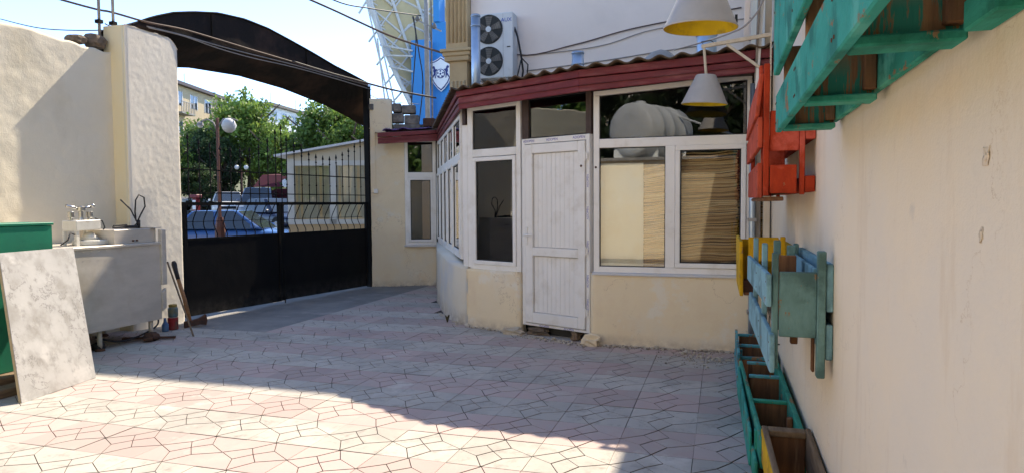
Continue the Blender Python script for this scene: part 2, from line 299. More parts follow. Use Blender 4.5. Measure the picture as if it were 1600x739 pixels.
def text_mesh(name, body, size, mat, extr=0.002):
    cu = bpy.data.curves.new(name, 'FONT'); cu.body = body; cu.size = size; cu.extrude = extr; cu.align_x = 'CENTER'; cu.align_y = 'CENTER'
    t = bpy.data.objects.new(name, cu); COL.objects.link(t)
    me = bpy.data.meshes.new_from_object(t.evaluated_get(bpy.context.evaluated_depsgraph_get()))
    bpy.data.objects.remove(t); me.materials.clear(); me.materials.append(K[mat]); return me
def place_text(name, me, parent, pos, xdir, ydir):
    o = link_mesh(name, me); x = Vector(xdir).normalized(); y = Vector(ydir).normalized(); z = x.cross(y)
    o.parent = parent
    if parent in ROOT: pos = Vector(pos)-ROOT[parent]
    o.matrix_local = Matrix(((x.x, y.x, z.x, pos[0]), (x.y, y.y, z.y, pos[1]), (x.z, y.z, z.z, pos[2]), (0, 0, 0, 1))); return o
def fn(x, y, z, s=1.0, seed=0.0): return noise.fractal(V(x*s+seed, y*s-seed, z*s), 1.0, 2.0, 4)
def wall_path(mb, path, z0, z1, step, amp, ns, back=None, zstep=None, skirt=0.0, topjit=0.0, top=None, fade=0.0):
    """displaced wall surface following a plan path; the outward side is to the right of the path direction"""
    P = [Vector((p[0], p[1], 0)) for p in path]; pts = []
    for a, b in zip(P[:-1], P[1:]):
        n = max(1, int((b-a).length/step))
        for i in range(n): pts.append(a.lerp(b, i/n))
    pts.append(P[-1]); N = len(pts); nm = []
    for i in range(N):
        d = (pts[min(i+1, N-1)]-pts[max(i-1, 0)]).normalized(); nm.append(V(d.y, -d.x, 0))
    tops = top if top else (lambda t, p: z1)
    nz = max(1, int((z1-z0)/(zstep or step))); b = len(mb.v)
    for i, p in enumerate(pts):
        zt = tops(i/(N-1), p)+topjit*noise.noise(p*6)
        for j in range(nz+1):
            z = z0+(zt-z0)*j/nz
            e = amp*fn(p.x, p.y, z, ns)+(skirt*math.exp(-(z-z0)/0.05)*(0.4+1.1*abs(noise.noise(V(p.x*5, p.y*5, 3)))) if skirt else 0)
            if fade: e *= min(1, max(0, i-2)*step/fade)
            q = p+nm[i]*e; mb.v.append((q.x, q.y, z))
    for i in range(N-1):
        for j in range(nz):
            a = b+i*(nz+1)+j; mb.f.append((a, a+nz+1, a+nz+2, a+1))
    if back:
        c = len(mb.v)
        for i, p in enumerate(pts):
            q = p-nm[i]*back; zt = tops(i/(N-1), p)+topjit*noise.noise(p*6+V(0, 0, 2)); mb.v.append((q.x, q.y, zt)); mb.v.append((q.x, q.y, z0))
        for i in range(N-1):
            a = b+i*(nz+1)+nz; a2 = a+nz+1; mb.f.append((a, a2, c+2*(i+1), c+2*i)); mb.f.append((c+2*i, c+2*(i+1), c+2*(i+1)+1, c+2*i+1))
        for i, fl in ((0, 0), (N-1, 1)):
            col = [b+i*(nz+1)+j for j in range(nz+1)]+[c+2*i, c+2*i+1]; mb.f.append(tuple(col if fl else col[::-1]))
    return mb
# ================================================================== ground
def hill_z(x, y):
    d = (x+6.5)*-0.62+(y-9)*0.785
    z = -0.07
    if d > 14: z += min(d-14, 26)*0.058
    if d > 40: z += (min(d, 110)-40)*0.13
    return z
g = MB(); xs = [-420, -260, -170, -130]+[-110+5*i for i in range(0, 24)]+[20, 60, 160, 400]
ys = [-300, -120, -60, -30, -10]+[5*i for i in range(0, 26)]+[140, 180, 260, 420]
for x in xs:
    for y in ys: g.v.append((x, y, hill_z(x, y)))
for i in range(len(xs)-1):
    for j in range(len(ys)-1):
        a = i*len(ys)+j; g.f.append((a, a+len(ys), a+len(ys)+1, a+1))
g.build('ground', 'soil', smooth=True, kind='structure')
# street outside the gate (asphalt sheet that follows the ground)
st = MB(); n1, n2 = 30, 10
def st_pt(u, v):
    c0 = V(-7.2, 9.0, 0); d = V(-0.62, 0.785, 0); s = V(0.785, 0.62, 0); p = c0+d*(u*46-1)+s*(-14+v*28)
    return (p.x, p.y, hill_z(p.x, p.y)+0.02)
st.grid(st_pt, n1, n2)
st.f = [f for f in st.f if all(st.v[i][0] < -6.9 for i in f)]
st.build('street', 'asphalt', smooth=True, kind='structure')
# yard slab under the tiles + apron of concrete before the gate
T, TX, TY = 0.453, -0.153, 3.576
yard = MB().box(-6.9, 0.45, -6.5, 6.747, -0.06, -0.0105).box(-5.136, 0.45, 6.747, 12.0, -0.06, -0.0105).build('yard_paving', 'grout', kind='structure')
ap = MB()
def ap_pt(u, v):
    y = 6.70+v*5.3; x0 = -7.45; x1 = -5.115 if y > 6.75 else -5.115
    x = x0+(x1-x0)*u
    return (x, y, -0.006+0.012*fn(x, y, 0, 2.0)*(1 if 0.03 < u < 0.96 else 0)-0.02*(1-u)**3)
ap.grid(ap_pt, 24, 44).build('concrete_apron', 'concrete', smooth=True, kind='structure')
P0 = dict(a=(.47, 0), b=(.48, 1), c=(.29, .33), d=(.295, .73), e=(.45, .54), g=(.65, .32), k=(.65, .72), m=(0, .5), n=(1, .5), A=(0, 0), B=(1, 0), C=(1, 1), D=(0, 1))
def inset(poly, r, rb=None):
    n = len(poly); out = []; H_ = T/2-1e-6
    def dist(p, q): return rb if rb is not None and abs(p.x) > H_ and abs(p.x-q.x) < 1e-6 else (rb*2.2 if rb is not None and abs(p.y) > H_ and abs(p.y-q.y) < 1e-6 else r*(0.62+0.9*max(0, (q-p).normalized().dot(V(.64, .77)))**2+0.9*max(0, (p-q).normalized().dot(V(.64, .77)))**2))
    for i in range(n):
        p0, p1, p2 = (Vector(poly[i-1]), Vector(poly[i]), Vector(poly[(i+1) % n]))
        e1 = (p1-p0).normalized(); e2 = (p2-p1).normalized(); n1 = V(-e1.y, e1.x); n2 = V(-e2.y, e2.x)
        r1 = dist(p0, p1); r2 = dist(p1, p2); det = n1.x*n2.y-n1.y*n2.x; out.append(p1+(V((r1*n2.y-r2*n1.y)/det, (n1.x*r2-n2.x*r1)/det) if abs(det) > .05 else n1*r1))
    return out
def tile_mesh(name, mat, flip):
    mb = MB()
    for pc in ('Aacm', 'aBng', 'nCbk', 'bDmd', 'mced', 'cage', 'egnk', 'dekb'):
        pl = [((P0[q][0]-.5)*T, (P0[q][1]-.5)*T) for q in pc]
        if flip: pl = [(-x, y) for x, y in pl][::-1]
        n = len(pl); rings = []
        for r, rb, z in ((0.0031, .0012, -0.012), (0.0031, .0012, -0.0015), (0.0041, .0021, 0.0)):
            rings.append([(p.x, p.y, z) for p in inset([Vector(q) for q in pl], r, rb)])
        vs = sum(rings, []); fs = [tuple(range(2*n, 3*n))]
        for q in (0, 1):
            for i in range(n): fs.append((q*n+i, q*n+(i+1) % n, (q+1)*n+(i+1) % n, (q+1)*n+i))
        mb.add(vs, fs)
    me = mb.mesh(name, mat); me.materials.append(K['grout'])
    me.polygons.foreach_set('material_index', [1 if (i % 9) in (1, 2, 3, 4) else 0 for i in range(len(me.polygons))]); return me
TM = [tile_mesh('tile', 'tile_white', 0), tile_mesh('tile', 'tile_pink', 0)]
PL = [(-5.0, 11.5), (-4.15, 9.62), (-3.55, 8.45), (-3.0, 7.84), (-2.2, 7.5), (-1.3, 7.12), (0.5, 7.12)]
def inside_house(x, y):
    if x <= PL[0][0]: return y > 11.4
    for (x0, y0), (x1, y1) in zip(PL[:-1], PL[1:]):
        if x0 <= x <= x1: return y > y0+(y1-y0)*(x-x0)/(x1-x0)
    return False
far = MB()
for i in range(-15, 2):
    for j in range(-22, 19):
        x = TX+(i+.5)*T; y = TY+(j+.5)*T
        if x < -6.9-T*.4 or x > 0.5: continue
        if y > 6.75 and x < -5.1: continue
        if inside_house(x, y-0.33): continue
        if j < -3 or (x < -5.3 and y < 3.3):      # behind the camera: only seen mirrored in the panes
            if j > -15: far.box(x-T/2+.004, x+T/2-.004, y-T/2+.004, y+T/2-.004, -0.012, 0.0)
            continue
        o = link_mesh('tile', TM[j % 2], yard); jz = random.uniform(-.0015, .0015)
        o.location = (x+random.uniform(-.0012, .0012), y+random.uniform(-.0012, .0012), jz)
        o.rotation_euler = (random.uniform(-.0022, .0022), random.uniform(-.0022, .0022), random.uniform(-.003, .003))
far.build('tile', 'tile_white', yard, kind='stuff')

# ================================================================== left boundary wall, gate pillar, gate
lw = thing('boundary_wall', (-6.9, 3, 0), 'long cream plastered boundary wall behind the steel counter', 'wall')
mb = MB(); wall_path(mb, [(-6.9, 1.2), (-6.9, 6.45)], -0.05, 3.3, 0.028, 0.005, 6.0, back=0.25, topjit=0.03, top=lambda t, p: 3.33-0.045*max(0, (p.y-5.2)/1.2))
mb.build('wall_face', 'sand_plaster', lw, smooth=True)
MB().box(-7.15, -6.905, -6.5, 1.2, -0.05, 3.32).build('wall_extension', 'sand_plaster', lw)
gp = thing('gate_pillar', (-6.8, 6.8, 0), 'thick white plastered pillar left of the black gate, yellow on its near side', 'pillar')
rc = 0.035
arc = [(-6.68-rc+rc*math.sin(t), 6.37+rc-rc*math.cos(t)) for t in [i*math.pi/12 for i in range(0, 7)]]
mb = MB(); wall_path(mb, arc[2:]+[(-6.68, 7.14)]+[(-6.68-rc+rc*math.cos(t), 7.15+rc*math.sin(t)) for t in [i*math.pi/8 for i in range(0, 5)]]+[(-7.0, 7.185)], -0.05, 3.6, 0.014, 0.0018, 17.0, zstep=0.016, back=None, fade=.1,
              top=lambda t, p: 3.60-0.15*max(0, (p.y-7.0)/0.19)**2+0.02*noise.noise(p*9))
mb.build('white_face', 'white_plaster', gp, smooth=True)
mb = MB(); wall_path(mb, [(-7.0, 6.37), (-6.715, 6.37)]+arc[:3], -0.05, 3.6, 0.03, 0.0, 3, zstep=0.06)
mb.build('near_face', 'yellow_plaster', gp, smooth=True)['label'] = 'yellow painted near side of the pillar'
mb = MB()
def ptop(u, v):
    x = -7.0+u*0.325; y = 6.372+v*0.80; return (x, y, 3.60-0.15*max(0, (y-7.0)/0.19)**2-0.01+0.03*fn(x, y, 1, 5)*(1 if .05 < u < .95 and .05 < v < .95 else 0)+(0.01 if u == 1 or v == 0 else 0))
mb.grid(ptop, 8, 20).build('pillar_top', 'white_plaster', gp, smooth=True)
# broken stones on the wall top beside the pillar
for i, (y, sx, sy, sz, lab) in enumerate(((6.0, .10, .10, .05, 'flat brown rubble stone on the wall top, farther from the pillar'), (6.24, .11, .12, .085, 'chunky brown rubble stone on the wall top touching the pillar'))):
    o = MB().rock((-6.99, y, 3.33+sz*.7), sx, sy, sz, 5+i, 14, 9, .22).build('rubble_stone', 'rubble'); tag(o, lab, 'stone', 'stones on the wall top')
for i, (x, y, lab) in enumerate(((-6.93, 6.30, 'left one of two thin metal poles rising behind the pillar top'), (-6.85, 6.42, 'right one of two thin metal poles rising behind the pillar top'))):
    t = thing('metal_pole', (x, y, 3.3), lab, 'pole', 'thin poles at the pillar')
    MB().tube([(x-.05, y, 3.35), (x-.05, y, 5.2)], 0.016, 8).build('shaft', 'polemetal', t, smooth=True)
    MB().box(x-.085, x-.02, y-.03, y+.03, 3.62, 3.66).build('clamp', 'black', t)
GA, GB = V(-6.72, 7.2, 0), V(-6.18, 11.1, 0); GU = (GB-GA).normalized(); GN = V(GU.y, -GU.x, 0); GL = (GB-GA).length
def gpt(y, z, d=0.0):
    t = (y-7.2)/3.9*GL; p = GA+GU*t+GN*d; return V(p.x, p.y, z)
def leaf_gate(label, y0, y1, bars, nbow):
    t = thing('gate_leaf', gpt((y0+y1)/2, 0), label, 'gate', 'leaves of the black gate')
    MB().prism([gpt(y0, .035), gpt(y1, .02), gpt(y1, 1.045), gpt(y0, 1.045)], GN*0.012).build('lower_panel', 'black', t)
    for z, h, d in ((1.045, .03, .03), (1.51, .045, .035), (1.655, .014, .014), (1.966, .016, .014)):
        MB().bar(gpt(y0, z), gpt(y1, z), d, h).build('rail', 'black', t)
    for yy in (y0+.02, y1-.02): MB().bar(gpt(yy, .03, .01), gpt(yy, 1.53, .01), .045, .045, GU).build('stile', 'black', t)
    for y, zt in bars:
        b = MB().tube([gpt(y, 1.50), gpt(y, zt-.05)], .0075, 6)
        o = b.build('bar', 'black', t)
        MB().lathe([(.0085, -.06), (.019, -.045), (.013, -.025), (.002, 0.02)], gpt(y, zt), 6).build('finial', 'black', o)
        MB().lathe([(.008, -.14), (.017, -.125), (.008, -.11)], gpt(y, zt), 6).build('collar', 'black', o)
        MB().lathe([(.008, 0), (.015, .012), (.008, .024)], gpt(y, 1.79), 6).build('knot', 'black', o)
    for i in range(nbow):
        y = y0+(y1-y0)*(i+.5)/nbow; pts = []
        for q in range(11):
            s = q/10; z = 1.50-s*0.45; d = -0.02-0.13*math.sin(min(1, s*1.15)*math.pi*.85)**1.5*(0.5+.6*s)
            pts.append(gpt(y, z, d if q else 0))
        pts.append(gpt(y, 1.045, -0.01)); MB().tube(pts, .007, 6).build('bowed_bar', 'black', t, smooth=True)
    MB().bar(gpt(y0, 1.27, -.09), gpt(y1, 1.27, -.09), .007, .007).build('tie_rod', 'black', t)
    return t
def topz(y):
    return (2.30+0.42*(abs(y-8.1)/0.85)**2.6*(1 if y > 8.1 else .35)) if y < 8.95 else (2.28+0.28*((10.05-y)/1.0)**2 if y < 10.05 else 2.28+0.37*((y-10.05)/.87)**1.5)
lb = [(7.325+i*0.1735, topz(7.325+i*.1735)) for i in range(9)]+[(8.87, 2.62)]
rb = [(8.99, 2.70)]+[(9.10+i*0.1653, topz(9.10+i*.1653)) for i in range(12)]
leaf_gate('near left leaf of the black gate, beside the thick pillar', 7.22, 8.925, lb, 10)
gr = leaf_gate('far right leaf of the black gate, with the cream kiosk behind it', 8.945, 11.06, rb, 12)
MB().tube([gpt(8.97, -.01, .04), gpt(8.97, .5, .04)], .009, 6).build('drop_bolt', 'black', gr)
p_ = thing('gate_post', gpt(11.14, 0), 'rusty black steel post on the right side of the gate', 'post')
MB().bar(gpt(11.15, -.02, .01), gpt(11.12, 3.62, .01), .10, .10, GU).build('shaft', 'black', p_)
MB().bar(gpt(11.14, 3.2, .08), gpt(11.14, 3.3, .08), .08, .06, GU).build('bracket', 'block', p_)
MB().bar(gpt(11.2, -.02, .02), gpt(11.18, 3.45, .02), .05, .03, GU).build('rusty_edge', 'rust', p_)
# black sheet arch over the gate
ar = thing('gate_arch', gpt(9, 3.2), 'black sheet metal arch spanning over the gate', 'arch')
topc = [(6.58, 3.64), (6.75, 3.74), (6.89, 3.81), (7.15, 3.92), (7.45, 4.005), (7.85, 4.09), (8.31, 4.12), (8.75, 4.09), (9.19, 4.015), (9.7, 3.92), (10.22, 3.81), (10.7, 3.735), (11.13, 3.66)]
def lerpc(c, y):
    for (a, za), (b, zb) in zip(c[:-1], c[1:]):
        if a <= y <= b: return za+(zb-za)*(y-a)/(b-a)
    return c[0][1] if y < c[0][0] else c[-1][1]
N = 40; ysA = [6.58+(11.14-6.58)*i/N for i in range(N+1)]
low = [(6.58, 3.20), (7.2, 3.34), (7.73, 3.43), (8.5, 3.465), (9.3, 3.41), (10.2, 3.27), (10.8, 3.12), (11.2, 2.98)]
mb = MB()
for y in ysA:
    jt = .006*noise.noise(V(y*3, 0, 0))
    mb.v += [tuple(gpt(y, lerpc(topc, y)+.02, .02+jt)), tuple(gpt(y, min(3.66+.03*math.sin((y-6.58)/4.56*math.pi), lerpc(topc, y)), .03+jt))]
for i in range(N): mb.f.append((2*i+1, 2*i+3, 2*i+2, 2*i))
mb.build('front_sheet', 'archblack', ar)
mb = MB(); s_ = MB()
for y in ysA:
    c = min(3.66+.03*math.sin((y-6.58)/4.56*math.pi), lerpc(topc, y))
    yb = y+.62*(y-6.58)/4.56; mb.v += [tuple(gpt(y, c, .028)), tuple(gpt(yb, lerpc(low, y)+.05, -.50)), tuple(gpt(yb, lerpc(low, y), -.56))]
    s_.v += [tuple(gpt(y, lerpc(topc, y)+.022, .03)), tuple(gpt(yb, lerpc(topc, y)-.0, -.60)), tuple(gpt(yb, lerpc(low, y), -.60))]
for i in range(N):
    for k in (0, 1):
        mb.f.append((3*i+1+k, 3*i+4+k, 3*i+3+k, 3*i+k)); s_.f.append((3*i+k, 3*i+3+k, 3*i+4+k, 3*i+1+k))
MB().add([gpt(11.14, 3.68, .028), gpt(11.76, 3.14, -.50), gpt(11.76, 3.07, -.58), gpt(11.76, 3.66, -.60)], [(0, 1, 2, 3)]).build('end_sheet', 'archblack', ar)
mb.build('underside_sheet', 'archblack', ar); s_.build('top_sheet', 'archblack', ar)
MB().tube([gpt(y, lerpc(topc, y)+.02, .03) for y in ysA], .012, 6).build('edge_rim', 'black', ar)
for yy in (7.73, 9.55): MB().bar(gpt(yy, 3.72, .036), gpt(yy, lerpc(topc, yy), .028), .03, .006, GU).build('sheet_seam', 'black', ar)

# ================================================================== annex with the bay of windows
Q1, UD = V(-1.33, 7.15, 0), V(-.917, .398, 0); ND = V(-.398, -.917, 0)
AX = thing('window_annex', (-2, 9, 0), 'low cream annex with white framed windows, maroon fascia and corrugated roof', 'building')
mb = MB(); wall_path(mb, [(-1.328, 7.30), (-1.328, 7.115), (-1.30, 7.092), (0.44, 7.092)], -0.03, 0.755, 0.03, 0.006, 5, skirt=0.045, zstep=.03, back=.16)
mb.build('front_wall', 'cream', AX, smooth=True)
mb = MB(); wall_path(mb, [(-3.0, 7.81), (-2.27, 7.495), (-2.235, 7.485), (-2.20, 7.52), (-2.19, 7.62)], -0.03, 0.70, 0.04, 0.006, 5, skirt=0.03, zstep=.035, back=.16)
mb.build('front_wall', 'cream', AX, smooth=True)
bay = [(-5.03, 11.56), (-4.62, 10.68), (-4.22, 9.72), (-3.9, 9.1), (-3.64, 8.62), (-3.44, 8.27), (-3.25, 8.02), (-3.10, 7.875), (-2.98, 7.80)]
mb = MB(); wall_path(mb, bay, -0.03, 0.78, 0.05, 0.006, 4, skirt=0.035, zstep=.04, back=.28, top=lambda t, p: .80-.08*max(0, (t-.7)/.3))
mb.build('bay_wall', 'cream_pale', AX, smooth=True)['label'] = 'whitish curved plinth below the side windows'
FA, FB = V(-6.15, 11.11, 0), V(-5.02, 11.60, 0); FU = (FB-FA).normalized(); FN = V(FU.y, -FU.x, 0); FL = (FB-FA).length
mb = MB(); wall_path(mb, [(-6.15, 11.11), (-5.02, 11.60)], -0.03, .745, 0.05, 0.008, 4, skirt=0.02, zstep=.05)
mb.build('end_wall', 'cream', AX, smooth=True)
e1 = FA+FU*(.645)
mb = MB(); wall_path(mb, [(-6.15, 11.11), (e1.x, e1.y)], .745, 2.68, 0.05, 0.008, 4, zstep=.05); mb.build('end_wall', 'cream', AX, smooth=True)
e2 = FA+FU*.43
mb = MB(); wall_path(mb, [(-6.17, 11.10), (e2.x, e2.y)], 2.60, 3.40, 0.04, 0.006, 4, zstep=.05, back=.22, topjit=.02); mb.build('end_wall', 'cream', AX, smooth=True)
for k, (s0, s1, z0, z1) in enumerate(((.44, .60, 3.17, 3.33), (.605, .86, 3.15, 3.30), (.43, .64, 2.98, 3.15), (.65, .92, 2.95, 3.12), (.44, .95, 2.76, 2.955))):
    o = FA+FU*s0+V(0, 0, z0)-FN*.02*k/4; MB().obox(o-FN*.03, FU*(s1-s0), -FN*.24, V(0, 0, z1-z0)).build('block', 'block', AX, bevel=.02, segs=2)
# back / inner shell
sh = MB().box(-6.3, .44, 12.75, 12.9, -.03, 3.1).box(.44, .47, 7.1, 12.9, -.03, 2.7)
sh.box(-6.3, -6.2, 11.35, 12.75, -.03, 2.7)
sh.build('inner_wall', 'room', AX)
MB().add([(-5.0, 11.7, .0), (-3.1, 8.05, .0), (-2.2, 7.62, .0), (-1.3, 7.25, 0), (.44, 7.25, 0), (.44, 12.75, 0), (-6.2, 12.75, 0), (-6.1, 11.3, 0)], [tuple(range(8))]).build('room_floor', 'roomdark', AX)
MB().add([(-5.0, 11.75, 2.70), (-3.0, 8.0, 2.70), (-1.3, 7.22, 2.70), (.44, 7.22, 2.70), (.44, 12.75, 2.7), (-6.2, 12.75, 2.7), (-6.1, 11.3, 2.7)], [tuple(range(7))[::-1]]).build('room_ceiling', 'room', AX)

def frame_tools(O, U, N):
    def P(u, z, d=0.0): p = O+U*u+N*d; return V(p.x, p.y, z)
    def fb(mb, u0, u1, z0, z1, d0, d1): return mb.obox(P(u0, z0, d0), U*(u1-u0), N*(d1-d0), V(0, 0, z1-z0))
    return P, fb
def pane(win, fbx, u0, u1, z0, z1, sash=0.0, mat='glass', d=0.0, sm='upvc'):
    """glass from u0..u1, z0..z1 with a dark gasket line; sash = width of an opening sash around it"""
    if sash:
        m = MB(); s = sash
        fbx(m, u0-s, u1+s, z0-s, z0-.004, d-.02, d+.022); fbx(m, u0-s, u1+s, z1+.004, z1+s, d-.02, d+.022); fbx(m, u0-s, u0-.004, z0-.004, z1+.004, d-.02, d+.022); fbx(m, u1+.004, u1+s, z0-.004, z1+.004, d-.02, d+.022)
        m.build('sash', sm, win, bevel=.005)
    m = MB(); q = .009
    fbx(m, u0-.005, u1+.005, z0-.005, z0+q, d-.012, d+.004); fbx(m, u0-.005, u1+.005, z1-q, z1+.005, d-.012, d+.004); fbx(m, u0-.005, u0+q, z0+q, z1-q, d-.012, d+.004); fbx(m, u1-q, u1+.005, z0+q, z1-q, d-.012, d+.004)
    m.build('gasket', 'gasket', win)
    fbx(MB(), u0, u1, z0, z1, d-.007, d-.003).build('pane', mat, win)
def window(name_label):
    o = bpy.data.objects.new('window', None); COL.objects.link(o); attach(o, AX); o['label'] = name_label; o.empty_display_size = .1; return o
# --- big window right of the door (plane y = 7.15)
PR, fR = frame_tools(V(-1.33, 7.15, 0), V(1, 0, 0), V(0, -1, 0))
W = window('wide window right of the door, reed mats behind it')
m = MB(); D0, D1 = -.045, .02
fR(m, .03, .092, .755, 2.60, D0, D1); fR(m, .092, 1.555, .755, .822, D0, D1); fR(m, .092, 1.555, 2.06, 2.153, D0, D1); fR(m, .77, .866, .822, 2.06, D0, D1); fR(m, 1.555, 1.60, .755, 2.69, D0, D1)
m.prism([PR(.03, 2.60, D0), PR(1.60, 2.69, D0), PR(1.60, 2.745, D0), PR(.03, 2.65, D0)], V(0, -(D1-D0), 0))
m.build('frame', 'upvc', W, bevel=.004)
pane(W, fR, .092, .77, .822, 2.06)
pane(W, fR, .921, 1.50, .877, 2.008, sash=.052, d=.012)
m = MB(); m.add([PR(.092, 2.153, -.005), PR(1.555, 2.153, -.005), PR(1.555, 2.69, -.005), PR(.092, 2.602, -.005)], [(0, 1, 2, 3)]); m.build('pane', 'glass', W)
m = MB(); fR(m, .087, 1.56, 2.148, 2.162, -.012, .004); fR(m, .087, .101, 2.16, 2.6, -.012, .004); fR(m, 1.546, 1.56, 2.16, 2.68, -.012, .004); m.build('gasket', 'gasket', W)
m = MB(); m.prism([PR(.02, .757, -.04), PR(.02, .772, -.03), PR(.02, .757, .075), PR(.02, .735, .08), PR(.02, .735, -.04)], V(1.60, 0, 0)); m.build('sill', 'sill', W, bevel=.004)
m = MB()
for k in range(3): m.lathe([(.0, 0), (.010, .002), (.012, .006), (.006, .012)], PR(.055, 1.86, .018), 8, (0, -1, 0))
m.build('rusty_hook', 'rust', W)
# --- door and facet window (rotated plane)
PD, fD = frame_tools(Q1, UD, ND)
DR = bpy.data.objects.new('door', None); COL.objects.link(DR); attach(DR, AX); DR['label'] = 'white plastic door with two ribbed panels'
m = MB(); fD(m, .005, .05, .10, 2.215, -.05, .02); fD(m, .888, .935, .10, 2.215, -.05, .02); fD(m, .05, .888, 2.155, 2.215, -.05, .02); fD(m, .05, .888, .10, .128, -.05, .02); m.build('frame', 'upvc', DR, bevel=.004)
m = MB(); a0, a1 = -.03, .034
fD(m, .058, .15, .135, 2.148, a0, a1); fD(m, .775, .880, .135, 2.148, a0, a1); fD(m, .15, .775, 2.045, 2.148, a0, a1); fD(m, .15, .775, .90, .995, a0, a1); fD(m, .15, .775, .135, .255, a0, a1); m.build('leaf', 'upvc', DR, bevel=.006)
for z0, z1 in ((.995, 2.045), (.255, .90)):
    nb = 10; fD(MB(), .15, .775, z0, z1, -.02, -.012).build('panel_shadow_gap', 'sill', DR)
    for k in range(nb):
        u0 = .158+k*(.609/nb); wd = .609/nb
        m = MB(); fD(m, u0+.0008, u0+wd-.0008, z0+.006, z1-.006, -.012, .006+random.uniform(-.0006, .0006)); m.build('panel_slat', 'upvc', DR, bevel=.002)
m = MB(); fD(m, .84, .866, 1.02, 1.22, .034, .046); m.build('handle_plate', 'upvc', DR, bevel=.004)
m = MB(); m.tube([PD(.853, 1.13, .04), PD(.853, 1.13, .085), PD(.853-.03, 1.13, .092), PD(.853-.13, 1.127, .092)], .011, 8); m.build('handle', 'upvc', DR, smooth=True)
for z in (1.98, .98, .32):
    m = MB(); m.tube([PD(.05, z-.05, .04), PD(.05, z+.05, .04)], .011, 8); fD(m, .02, .08, z-.035, z+.035, .028, .038); m.build('hinge', 'upvc', DR)
m = MB(); m.lathe([(0, 0), (.010, .002), (.014, .006), (.006, .012)], PD(.10, 1.88, .034), 8, ND); m.build('rusty_bolt', 'rust', DR)
tm = text_mesh('film_text', 'ADOPEN', .040, 'film', .0006); tm2 = text_mesh('film_text', 'ADOPEN', .034, 'film', .0006)
for u in (.83, .50, .14): place_text('film_print', tm, DR, PD(u, 2.186, .0215), -UD, (0, 0, 1))
for z in (1.72, 1.38, 1.02, .66, .40): place_text('film_print', tm2, DR, PD(.027, z, .0215), (0, 0, 1), UD)
place_text('film_print', tm2, DR, PD(.62, .113, .0215), -UD, (0, 0, 1)); place_text('film_print', tm2, DR, PD(.28, .113, .0215), -UD, (0, 0, 1))
W = window('brown framed pane above the door')
m = MB(); fD(m, .0, .065, 2.218, 2.66, -.05, .0); fD(m, .85, .945, 2.218, 2.66, -.05, .0); m.build('frame', 'brownframe', W)
pane(W, fD, .065, .85, 2.222, 2.66, mat='glassold', d=-.02)
W = window('single bay window left of the door')
m = MB(); fD(m, .955, 1.02, .70, 2.665, -.05, .02); fD(m, 1.715, 1.80, .70, 2.665, -.05, .02); fD(m, 1.02, 1.715, .70, .765, -.05, .02); fD(m, 1.02, 1.715, 2.05, 2.14, -.05, .02); fD(m, 1.02, 1.715, 2.61, 2.665, -.05, .02); m.build('frame', 'upvc', W, bevel=.004)
pane(W, fD, 1.02, 1.715, 2.14, 2.61); pane(W, fD, 1.075, 1.655, .812, 1.99, sash=.052, d=.012)
m = MB(); fD(m, 1.81, 1.895, .70, 2.45, -.05, .012); m.build('corner_post', 'upvc', W, bevel=.004)
m = MB(); fD(m, 1.82, 1.875, 2.45, 2.68, -.04, .03); m.build('brown_bracket', 'brownframe', W)
# --- five side windows of the bay
S0, S1 = V(-3.10, 7.94, 0), V(-4.985, 11.575, 0); SU = (S1-S0).normalized(); SN = V(-SU.y, SU.x, 0); SL = (S1-S0).length
PS, fS = frame_tools(S0, SU, SN)
cuts = [0, 1.02, 1.83, 2.6, 3.35, SL]
for k in range(5):
    a, b = cuts[k]+.004, cuts[k+1]-.004
    W = window('%s narrow window along the side of the bay' % ('nearest', 'second nearest', 'middle', 'second farthest', 'farthest')[k])
    m = MB(); fS(m, a, a+.06, .80, 2.60, -.05, .02); fS(m, b-.06, b, .80, 2.60, -.05, .02); fS(m, a+.06, b-.06, .80, .86, -.05, .02); fS(m, a+.06, b-.06, 2.04, 2.13, -.05, .02); fS(m, a+.06, b-.06, 2.55, 2.60, -.05, .02); m.build('frame', 'upvc', W, bevel=.004)
    pane(W, fS, a+.06, b-.06, 2.13, 2.55); pane(W, fS, a+.11, b-.11, .91, 1.99, sash=.05, d=.014)
m = MB(); m.bar(PS(0, 2.63, -.02), PS(SL, 2.63, -.02), .06, .06); m.build('head_beam', 'upvc', AX)
# --- window in the end wall
PA, fA = frame_tools(FA, FU, FN)
W = window('window in the end wall nearest the gate')
m = MB(); a, b = .648, 1.215
fA(m, a, a+.06, .75, 2.67, -.05, .02); fA(m, b-.06, b, .75, 2.67, -.05, .02); fA(m, a+.06, b-.06, .75, .80, -.05, .02); fA(m, a+.06, b-.06, 1.97, 2.07, -.05, .02); fA(m, a+.06, b-.06, 2.62, 2.67, -.05, .02); m.build('frame', 'upvc', W, bevel=.004)
pane(W, fA, a+.06, b-.06, 2.07, 2.62); pane(W, fA, a+.105, b-.105, .85, 1.925, sash=.045, d=.014)
m = MB(); fA(m, a-.02, b, .715, .75, -.05, .06); m.build('sill', 'sill', W, bevel=.004)
# cable and junction box on the end wall
m = MB(); m.tube([PA(-.02, 2.86, .02), PA(.10, 2.87, .02), PA(.13, 2.8, .02), PA(.125, 1.78, .02)], .005, 6); m.build('cable', 'cream', AX)
m = MB(); fA(m, .09, .165, 1.69, 1.77, 0, .045); m.build('junction_box', 'upvc', AX, bevel=.006)
